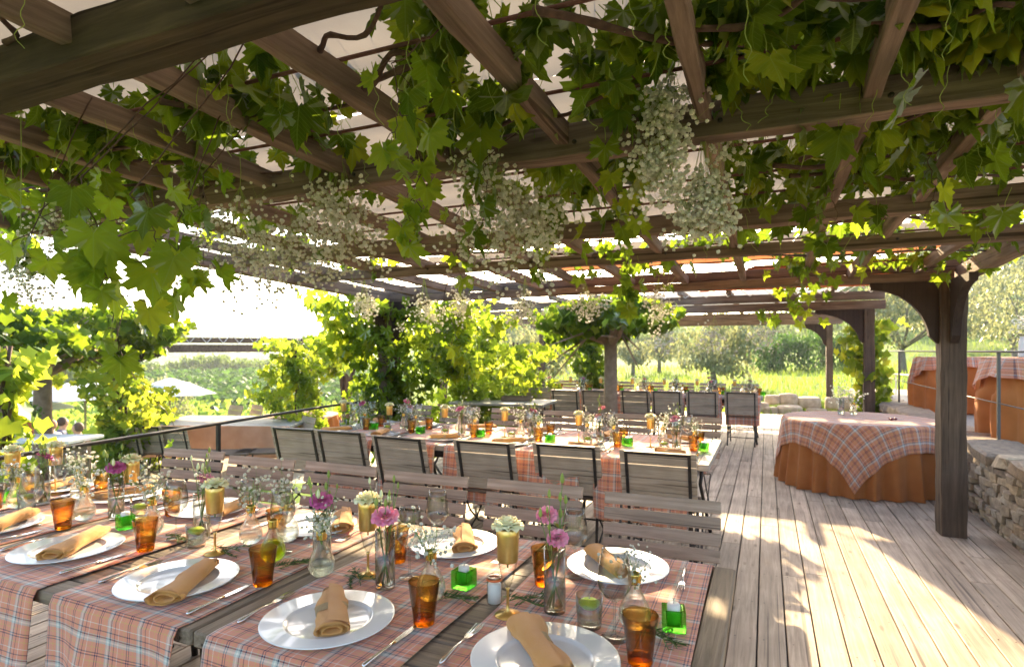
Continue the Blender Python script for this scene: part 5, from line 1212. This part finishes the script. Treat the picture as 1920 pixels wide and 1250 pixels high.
bunch(900, 200, 400, 2.2, 330, .15, .0080, 33, 'loose gypsophila bunch hanging under the main beam at the centre')
bunch(935, 320, 490, 2.35, 620, .20, .0080, 34, 'wide white gypsophila bunch below the centre of the main beam')
bunch(1030, 300, 470, 2.4, 230, .13, .0078, 45, 'thin gypsophila sprays right of the central bunch')
bunch(640, 290, 470, 2.5, 640, .20, .0080, 35, 'white gypsophila bunch left of the bright hanging leaves')
bunch(450, 350, 500, 2.5, 560, .26, .0072, 36, 'grey-white gypsophila bunch against the sky at left')
bunch(560, 380, 505, 2.7, 340, .20, .0074, 37, 'thin gypsophila bunch between the two left bunches')
bunch(130, 380, 470, 2.2, 320, .14, .0055, 38, 'gypsophila bunch behind the drooping leaves at far left')
bunch(38, 440, 550, 1.9, 300, .10, .0050, 39, 'dark gypsophila silhouette at the left edge')
for k, (px, w_) in enumerate([(683, .12), (795, .16), (868, .10), (985, .14), (1095, .16), (1235, .14)]):
    bunch(px, 520, 600 + 14 * (k % 2), 5.3, 230, w_, .0095, 50 + k, f'small gypsophila bunch on the back beam, {ORD[k]} from the left')
for k, px in enumerate([1240, 1340, 1440]):
    bunch(px, 590, 650, 10.6, 120, .28, .018, 60 + k, f'cream gypsophila bunch on the far pergola, {ORD[k]} from the left')

# ================================================================== PLANTS
def leafcloud(P, base, s0, s1, name, mat, parent, pitch=(-1.9, -.2)): return leaves(base, P, s0, s1, pitch, name, mat, parent, smooth=False)
def column_vine(label, px, d, z0, z1, r, n, seed, mat=None, s=(.07, .12), base=LEAF0, stem=True, group='vines climbing posts', bulge=.35, zs=None):
    rn = np.random.default_rng(seed); X = dp(px, d); t = thing('climbing_vine', label, 'vine', (X[0], X[1], z0), 0, group); H = z1 - z0; P = []
    while len(P) < n:
        z = rn.uniform(0, 1); a = rn.uniform(0, 6.28); lump = .65 + bulge * sin(z * 9 + seed + a) + .2 * sin(a * 3 + z * 14)
        rr = r * (.35 + .65 * sin(min(1, z * 1.3 + .15) * pi / 2)) * lump * sqrt(rn.uniform(.08, 1)) * (1 + .4 * z)
        P.append((rr * cos(a), rr * sin(a), z * H))
    leafcloud(P, base, *s, 'foliage', mat or M_vine, t)
    if stem:
        mb = MB()
        for j in range(3): mb.tube([(.03 * cos(j * 2), .03 * sin(j * 2), -.02)] + [(.05 * cos(j * 2 + q * .7), .05 * sin(j * 2 + q * .7), H * q / 7) for q in range(1, 8)], .016, 6)
        mb.build('stems', M_cane, t, smooth=True)
    return t
def at_post(t, x, y): t.location = (x, y, t.location.z)
t = column_vine('leafy vine smothering the left back post of the near pergola', 765, 6.8, .15, 2.05, .62, 900, 1, M_vineV, s=(.06, .115), base=LEAF1); t.location = (-3.95, 5.70, .15)
column_vine('leaf curtain hanging left of the smothered post', 655, 7.0, 1.35, 2.2, .55, 300, 2, M_vine2V, s=(.06, .12), base=LEAF1, stem=False, group='vine curtains')
column_vine('leaf curtain hanging right of the smothered post', 850, 7.4, 1.15, 2.15, .55, 330, 12, M_vine2V, s=(.06, .12), base=LEAF1, stem=False, group='vine curtains')
column_vine('glowing yellow-green vine bush right of the smothered post', 880, 8.6, .1, 2.0, .85, 900, 3, M_vine2V, (.065, .13), base=LEAF1)
column_vine('backlit yellow vine left of the far slim post', 965, 10.5, .1, 1.6, .8, 700, 4, M_vine2V, (.07, .14), base=LEAF1)
column_vine('vine-wrapped post behind the slim plane tree', 1105, 11.6, .35, 1.95, .42, 700, 5, M_vine, (.07, .11))
column_vine('vine curtain on the lower pergola beside its forked post', 560, 9.4, .0, 1.65, .62, 620, 6, M_vine2V, (.07, .12), base=LEAF1)
column_vine('vine top curtain over the forked post', 625, 10.6, 1.05, 1.75, .5, 260, 7, M_vine, (.08, .12), stem=False, group='vine curtains')
column_vine('vine climbing the left post of the lower pergola', 228, 7.6, -.36, 1.30, .42, 1300, 8, M_vine2, (.045, .08))
column_vine('yellow vine bush right of the left lower post', 285, 9.0, -.7, .9, .5, 800, 9, M_vine2, (.045, .08), stem=False, group='vine bushes')
column_vine('bright vine shoots at the left edge of the view', 8, 5.2, .2, 1.5, .35, 200, 10, M_vine2, (.08, .13))
t = column_vine('yellow-green vine climbing the near post of the far pergola', 1630, 9.8, .1, 2.0, .36, 520, 11, M_vine2, (.08, .13))

def tree(label, px, d, z0, trunk_h, rt, crown, n, mat, bark, seed, base=LEAFM, s=(.09, .15), limbs=6, group=None, name='tree', lean=0, clump=18, pitch=(-2.2, -.2)):
    rn = np.random.default_rng(seed); X = dp(px, d); t = thing(name, label, 'tree', (X[0], X[1], z0), rn.uniform(0, 6.28), group)
    rx, rz_, cz = crown; mb = MB(); top = np.array([lean, 0, trunk_h])
    mb.tube([(0, 0, -.1), (lean * .3, 0, trunk_h * .4), tuple(top)], [rt * 1.25, rt, rt * .9], 10)
    C = []
    for k in range(clump):
        a = rn.uniform(0, 6.28); u = rn.uniform(-.8, 1) if clump > 6 else 0; q = sqrt(max(0, 1 - u * u)) * rn.uniform(.45, .95)
        C.append(np.array([rx * q * cos(a), rx * q * sin(a), cz + rz_ * u * .9]))
    for k in range(min(limbs, clump)):
        c = C[k]; m_ = top * .5 + c * .5 + rn.normal(0, .06 * rx, 3); mb.tube([tuple(top - np.array([0, 0, .05])), tuple(m_), tuple(c)], [rt * .55, rt * .38, rt * .15], 6)
        for j in range(2): e = c + rn.normal(0, .3 * rx, 3); mb.tube([tuple(m_), tuple(e)], [rt * .2, rt * .07], 5)
    mb.build('trunk', bark, t, smooth=True)
    P = []; per = n // clump
    for c in C:
        rr = rx * rn.uniform(.26, .50); k = int(per * (rr / rx / .38) ** 2)
        v = rn.normal(0, 1, (k, 3)); v /= np.linalg.norm(v, axis=1)[:, None]; v *= (rn.uniform(.2, 1, (k, 1)) ** .45) * rr; v[:, 2] *= min(1.2, rz_ / rx * 1.1)
        P.append(c + v)
    P = np.vstack(P); P = P[P[:, 2] > .05]; leafcloud(P, base, *s, 'crown', mat, t, pitch); return t
# pollarded planes standing in the terrace
tree('slim pollarded plane tree between the middle and far tables', 1145, 8.5, 0, 1.60, .10, (1.05, .32, 1.86), 1700, M_vine, M_bark, 1, LEAF0, (.065, .115), 7, name='plane_tree', clump=24)
tree('pollarded plane tree with a brown trunk at the far left', 80, 7.6, ZL, 1.55, .105, (1.45, .42, 1.98), 3300, M_vine, M_bark, 2, LEAF0, (.06, .10), 7, name='plane_tree', clump=26)
tree('dark leafy crown of the tree at the left edge behind the plane tree', 5, 9.5, -.6, 1.4, .1, (1.6, .7, 2.1), 1800, M_vine2, M_bark, 3, LEAF0, (.07, .11), 6, name='plane_tree', clump=22)
# olives in the meadow
def gz(px, d): X = dp(px, d); return g_h(*X)
for k, (px, d, rr, hh, lab, n) in enumerate([(1187, 34, 1.0, 1.1, 'small round olive tree, left of the pair in the meadow', 900), (1236, 36, 1.15, 1.15, 'small olive tree with a twisted trunk, right of the pair', 1000), (1340, 24, 1.55, 1.25, 'large sunlit olive tree behind the far long table', 2600),
        (1000, 20, 1.3, .9, 'pale olive tree behind the yellow vines', 1500), (1695, 26, 2.0, 1.7, 'tall pale olive tree left of the near post', 3200), (1800, 38, 3.2, 1.8, 'broad olive tree just right of the near post', 3400), (1905, 33, 3.2, 1.8, 'olive tree at the right edge of the meadow', 3200), (1060, 40, 2.0, 1.2, 'far pale olive behind the slim post', 1000), (300, 26, 1.6, 1.6, 'pale olive tree beyond the lower pergola at left', 1500), (1960, 24, 2.4, 1.9, 'olive tree beyond the right edge of the buffet', 1800)]):
    z = gz(px, d); hh *= .72; tree(lab, px, d, z, hh, .10 + .03 * rr / 2, (rr, rr * .78, hh + rr * .66), n, M_olive, M_obark, 20 + k, LEAFS, (.09 * (1 + d / 60), .17 * (1 + d / 60)), 5, 'olive trees in the meadow', 'olive_tree', lean=.15, clump=20)
def bush(label, px, d, rx, ry, h, n, mat, seed, s=(.1, .18), name='bush', group=None, rz=0, z=None):
    rn = np.random.default_rng(seed); X = dp(px, d); t = thing(name, label, name.replace('_', ' '), (X[0], X[1], gz(px, d) if z is None else z), rz + YAW, group)
    lum = rn.uniform(0, 6.28, 6); P = []
    th = np.arccos(rn.uniform(-.1, 1, n)); a = rn.uniform(0, 6.28, n)
    k = 1 + .12 * np.sin(a * 5 + lum[0]) * np.sin(th * 4 + lum[1]) + .08 * np.sin(a * 11 + lum[2]) ; r = k * rn.uniform(.35, 1, n) ** .25
    f = lambda t_: np.sign(t_) * np.abs(t_) ** .7
    P = np.stack([rx * r * f(np.sin(th) * np.cos(a)), ry * r * f(np.sin(th) * np.sin(a)), h * r * f(np.cos(th))], 1)
    leafcloud(P, LEAFS, *s, 'foliage', mat, t)
    mb = MB()
    for j in range(5): mb.tube([(0, 0, -.05), (rx * .5 * cos(j * 1.3), ry * .5 * sin(j * 1.3), h * .6)], [.05, .02], 5)
    mb.build('stems', M_obark, t); return t
bush('long clipped green hedge in the meadow right of the big olive', 1515, 36, 3.1, 1.6, 2.3, 7000, M_hedge, 1, (.16, .28), 'hedge')
bush('dark hedge behind the olive tree and the near post', 1750, 52, 7, 2.5, 2.6, 5000, M_hedge, 2, (.25, .42), 'hedge')
for k, (px, d, h) in enumerate([(1455, 15.6, .32), (1500, 15.9, .28), (1528, 15.5, .42), (1580, 15.7, .34), (1700, 15.0, .3), (1755, 12.8, .45)]):
    bush(f'small dark rosemary bush behind the boulders, {ORD[k]} from the left', px, d, .45, .35, h, 420, M_tree, 10 + k, (.07, .14), 'shrub', 'shrubs behind the boulders')
rn = random.Random(3)
for k, (px, d, rx, h) in enumerate([(1290, 85, 12, 4.5), (1150, 80, 9, 3.5), (1400, 95, 9, 5), (1010, 90, 9, 5.5), (1480, 90, 10, 6), (1620, 70, 7, 6.5), (900, 100, 9, 6)]):
    bush(f'bluish green tree mass at the far side of the meadow, {ORD[sorted([1290,1150,1400,1010,1480,1620,900]).index(px)]} from the left', px, d, rx, 4, h, 2200, M_tree, 30 + k, (.5, .9), 'tree_clump', 'tree clumps beyond the meadow')
for k, (px, d, rx, h) in enumerate([(350, 98, 3.6, 2.2), (390, 96, 4.0, 3.2), (440, 98, 4.4, 2.5), (490, 105, 4.5, 2.4), (60, 60, 6, 3.6), (140, 70, 5, 3.0), (230, 80, 5, 2.6)]):
    bush(f'dark rounded tree beyond the vineyard, {ORD[sorted([350,390,440,490,60,140,230]).index(px)]} from the left', px, d, rx, 3.5, h, 1500, M_tree, 50 + k, (.45, .8), 'tree_clump', 'dark trees beyond the vineyard')
for k in range(16):                                   # wooded hillside at right
    px = 1640 + (k % 8) * 42 + rn.uniform(-12, 12); d = 78 + (k // 8) * 34 + rn.uniform(-6, 6)
    bush(f'tree on the right hillside, {("front", "back")[k // 8]} row, {ORD[k % 8]} from the left', px, d, 5.0 + (k // 8) * 1.5, 4, 4.8 + rn.uniform(-1, 1.5), 1300, M_tree, 70 + k, (.5, .85), 'hillside_tree', 'trees on the right hillside')
# far ridge woods, vineyard and grass: nobody could count these
def stuff(name, P, base, s0, s1, mat, pitch): o = leaves(base, P, s0, s1, pitch, name, mat, None, smooth=False); return tag(o, kind='stuff')
r_ = np.random.default_rng(5); P = []
while len(P) < 9000:
    d = r_.uniform(110, 560); u = r_.uniform(-1.3, 1.2); x, y = DS(d, u * d)
    if (-.2 < u < .3 or d > 150) and (u > -.2 or d > 340): P.append((x, y, g_h(x, y) + r_.uniform(0, 3)))
stuff('distant_woods', P, LEAFM, 2.2, 4.6, M_tree, (-1.9, -.6))
P = []
for row in range(46):                                 # vine rows falling across the left slope
    d0 = 13 + row * 1.75
    for i in range(150):
        u = r_.uniform(-.98, -.18 if d0 > 30 else -.28); d = d0 + r_.normal(0, .22) + u * 3.0; 
        if d < 13: continue
        x, y = DS(d, u * d)
        for q in range(2): P.append((x + r_.normal(0, .25), y + r_.normal(0, .15), g_h(x, y) + r_.uniform(.1, 1.25)))
P = np.array(P); dd_ = P[:, 0] * FW[0] + P[:, 1] * FW[1]; stuff('vineyard_rows', P[dd_ < 44], LEAF0, .20, .38, M_vyd, (-2.0, -.3)); stuff('vineyard_rows_beyond', P[dd_ >= 44], LEAF0, .3, .5, M_hedge, (-1.2, .6))
P = []; n = 0
while n < 26000:
    d = 9 + 38 * r_.uniform(0, 1) ** 1.6; u = r_.uniform(-.30, .92); x, y = DS(d, u * d)
    if (x > -6.4 and x < 12.5 and y < 15.4) or (x < -4 and y < 14.3): continue
    P.append((x, y, g_h(x, y) - .02)); n += 1
BL = (np.array([(-.05, 0, 0), (.05, 0, 0), (.02, .6, .0), (.0, 1.0, -.1)]), np.array([(0, 1, 2), (0, 2, 3)]))
R = rot_np(r_.uniform(0, 6.28, n), r_.uniform(1.1, 1.9, n), r_.normal(0, .3, n)); V, F = inst(BL[0], BL[1], np.array(P), R, r_.uniform(.14, .42, n)); tag(npmesh('meadow_grass', V, F, M_grassb), kind='stuff')

# ================================================================== LOWER GARDEN: parasols, people, pot
def parasol(label, px, d, rr, ztop, zb, seed):
    X = dp(px, d); t = thing('parasol', label, 'parasol', (X[0], X[1], zb), 0, 'white parasols in the lower garden'); mb = MB(); n = 8; vs = [(0, 0, ztop - zb)]
    for fr, dz in ((.5, .20), (1.0, .46)):
        for k in range(n * 2):
            th = pi * k / n; q = rr * fr * (1 if k % 2 == 0 else .94); vs.append((q * cos(th), q * sin(th), ztop - zb - dz - (0 if k % 2 == 0 else -.02)))
    m_ = 2 * n; fs = [(0, 1 + k, 1 + (k + 1) % m_) for k in range(m_)] + [(1 + k, 1 + m_ + k, 1 + m_ + (k + 1) % m_, 1 + (k + 1) % m_) for k in range(m_)]
    mb.add(vs, fs); mb.build('canopy', M_white, t, solid=.01); mb = MB(); mb.tube([(0, 0, 0), (0, 0, ztop - zb)], .03, 8); mb.build('pole', M_backp, t)
    mb = MB(); mb.lathe([(0, 0), (.3, 0), (.3, .06), (0, .08)], 16); mb.build('base', M_iron, t)
parasol('white parasol over the seated people at left', 160, 15.5, 1.7, .70, -1.9, 1)
parasol('white parasol tilted in the sun right of the vine post', 318, 16, 1.15, .72, -1.9, 2)
parasol('white parasol cut by the left edge', 8, 15, 1.5, .40, -1.9, 3)
def person(label, px, py, d, shirt, hair, turn, seed):
    X = dp(px, d); hzv = hz(py, d); t = bpy.data.objects.new('person', None)
    z0 = hzv - 1.22; t = thing('person', label, 'person', (X[0], X[1], z0), turn)
    J = dict(pel=(0, 0, .50), sp=(0, .0, .72), ch=(0, .03, .92), nk=(0, .05, 1.06), hd=(0, .07, 1.14), ht=(0, .06, 1.26), ls=(-.19, .03, .99), rs=(.19, .03, .99), le=(-.24, .16, .76), re=(.24, .16, .76), lw=(-.14, .38, .76), rw=(.14, .38, .76),
             lh=(-.10, .03, .48), rh=(.10, .03, .48), lk=(-.13, .45, .50), rk=(.13, .45, .50), la=(-.12, .42, .08), ra=(.12, .42, .08), lt=(-.12, .56, .03), rt=(.12, .56, .03))
    Rr = dict(pel=.15, sp=.135, ch=.155, nk=.058, hd=.085, ht=.08, ls=.062, rs=.062, le=.045, re=.045, lw=.03, rw=.03, lh=.095, rh=.095, lk=.062, rk=.062, la=.042, ra=.042, lt=.035, rt=.035)
    E = [('pel', 'sp'), ('sp', 'ch'), ('ch', 'nk'), ('nk', 'hd'), ('hd', 'ht'), ('ch', 'ls'), ('ch', 'rs'), ('ls', 'le'), ('rs', 're'), ('le', 'lw'), ('re', 'rw'), ('pel', 'lh'), ('pel', 'rh'), ('lh', 'lk'), ('rh', 'rk'), ('lk', 'la'), ('rk', 'ra'), ('la', 'lt'), ('ra', 'rt')]
    ks = list(J); me = bpy.data.meshes.new('body'); me.from_pydata([J[k] for k in ks], [(ks.index(a), ks.index(b)) for a, b in E], [])
    o = bpy.data.objects.new('body', me); COL.objects.link(o); o.parent = t; o.modifiers.new('skin', 'SKIN'); sb = o.modifiers.new('sub', 'SUBSURF'); sb.levels = 2; sb.render_levels = 2
    for i, k in enumerate(ks): v = me.skin_vertices[0].data[i]; v.radius = (Rr[k], Rr[k] * (.72 if k in ('pel', 'sp', 'ch') else 1)); v.use_root = (k == 'pel')
    m, nt, out = newmat('skin_and_shirt' + str(seed)); p = N(nt, 'ShaderNodeBsdfPrincipled', i_Roughness=.75); tc = N(nt, 'ShaderNodeTexCoord'); sp = N(nt, 'ShaderNodeSeparateXYZ'); L(nt, tc.outputs['Object'], sp.inputs[0])
    mr = N(nt, 'ShaderNodeMapRange'); mr.inputs['To Max'].default_value = 1; mr.inputs['From Max'].default_value = 1.4; L(nt, sp.outputs[2], mr.inputs[0])
    r = ramp(nt, [(0, (.05, .05, .07)), (.39, shirt), (.745, (.55, .32, .22))], 'CONSTANT'); L(nt, mr.outputs[0], r.inputs[0]); L(nt, r.outputs[0], p.inputs['Base Color']); L(nt, p.outputs[0], out.inputs[0]); me.materials.append(m)
    mb = MB(); mb.lathe([(0, .135), (.05, .125), (.088, .085), (.102, .03), (.098, -.02), (.075, -.06), (0, -.07)], 16, c=(0, .045, 1.19)); h = mb.build('hair', pmat('hair' + str(seed), hair, .7), t, smooth=True)
    mb = MB(); mb.lathe([(0, -.11), (.045, -.10), (.075, -.05), (.085, .01), (.078, .06), (0, .09)], 14, c=(0, .075, 1.19)); mb.lathe([(0, -.012), (.012, 0), (0, .03)], 6, c=(0, .165, 1.17)); mb.build('face', pmat('face' + str(seed), (.55, .32, .22), .6), t, smooth=True)
    t2 = thing('bench_seat', f'plain garden stool under the {label.split(" in ")[0]} with {label.split(" in a ")[1][:14].strip()} top', 'stool', (X[0], X[1], z0), turn); mb = MB(); mb.box((0, 0, .40), (.4, .4, .04), b=.01); mb.build('seat', M_seat, t2)
    for sx in (-1, 1):
        for sy in (-1, 1): mb = MB(); mb.bar((sx * .17, sy * .17, 0), (sx * .15, sy * .15, .38), .03, .03); mb.build('leg', M_seat, t2)
person('seated man in a dark blue shirt with dark hair, seen from behind at left', 112, 790, 13.0, (.07, .08, .16), (.06, .035, .025), -.6, 1)
person('seated person in a pale grey top half hidden by the plane trunk', 98 + 2, 795, 12.4, (.45, .47, .50), (.40, .22, .12), 1.9, 2)
person('seated person in a light blue shirt by the vine bush', 152, 800, 12.6, (.30, .42, .68), (.10, .06, .04), 2.6, 3)
X = dp(105, 10.8); t = thing('garden_table', 'white-clothed low table with the terracotta pot in the lower garden', 'table', (X[0], X[1], -1.25), .3)
mb = MB(); mb.box((0, 0, .72), (1.9, .9, .03), b=.005); mb.build('tabletop', M_white, t)
for sx in (-1, 1):
    for sy in (-1, 1): mb = MB(); mb.bar((sx * .8, sy * .38, 0), (sx * .8, sy * .38, .70), .05, .05); mb.build('leg', M_seat, t)
X = dp(48, 6.4); t = thing('flowerpot', 'terracotta pot with a bushy herb on the rail-side ledge at left', 'flowerpot', (X[0], X[1], .52), 0); mb = MB(); mb.lathe([(0, 0), (.06, 0), (.085, .13), (.095, .13), (.097, .16), (.08, .16), (.078, .12), (0, .12)], 24); mb.build('pot', pmat('terracotta', (.48, .13, .05), .8, c2=(.58, .20, .09), nscale=14), t, smooth=True, auto=35)
r2 = np.random.default_rng(8); v = r2.normal(0, 1, (420, 3)); v /= np.linalg.norm(v, axis=1)[:, None]; v *= r2.uniform(.2, 1, (420, 1)) ** .4 * .15; v[:, 2] = v[:, 2] * .8 + .27; leaves(LEAFS, v, .03, .06, (-2, 0), 'herb_foliage', M_tree, t, False)
X2 = dp(40, 6.4); t = thing('ledge_table', 'white ledge table carrying the terracotta pot at left', 'table', (X2[0], X2[1], ZL), .35); mb = MB(); mb.box((0, 0, .86), (1.5, .5, .035), b=.005); mb.build('tabletop', M_white, t)
for sx in (-1, 1): mb = MB(); mb.bar((sx * .6, 0, 0), (sx * .6, 0, .84), .06, .35); mb.build('leg', M_seat, t)

# ================================================================== AIR
hm, nt, out = newmat('haze_air'); pv = N(nt, 'ShaderNodeVolumePrincipled'); pv.inputs['Color'].default_value = (.82, .90, 1, 1); pv.inputs['Density'].default_value = .0007; pv.inputs['Anisotropy'].default_value = .3
L(nt, pv.outputs[0], out.inputs['Volume']); mb = MB(); mb.box((0, 0, 20), (2200, 2200, 90)); tag(mb.build('haze', hm), kind='stuff')
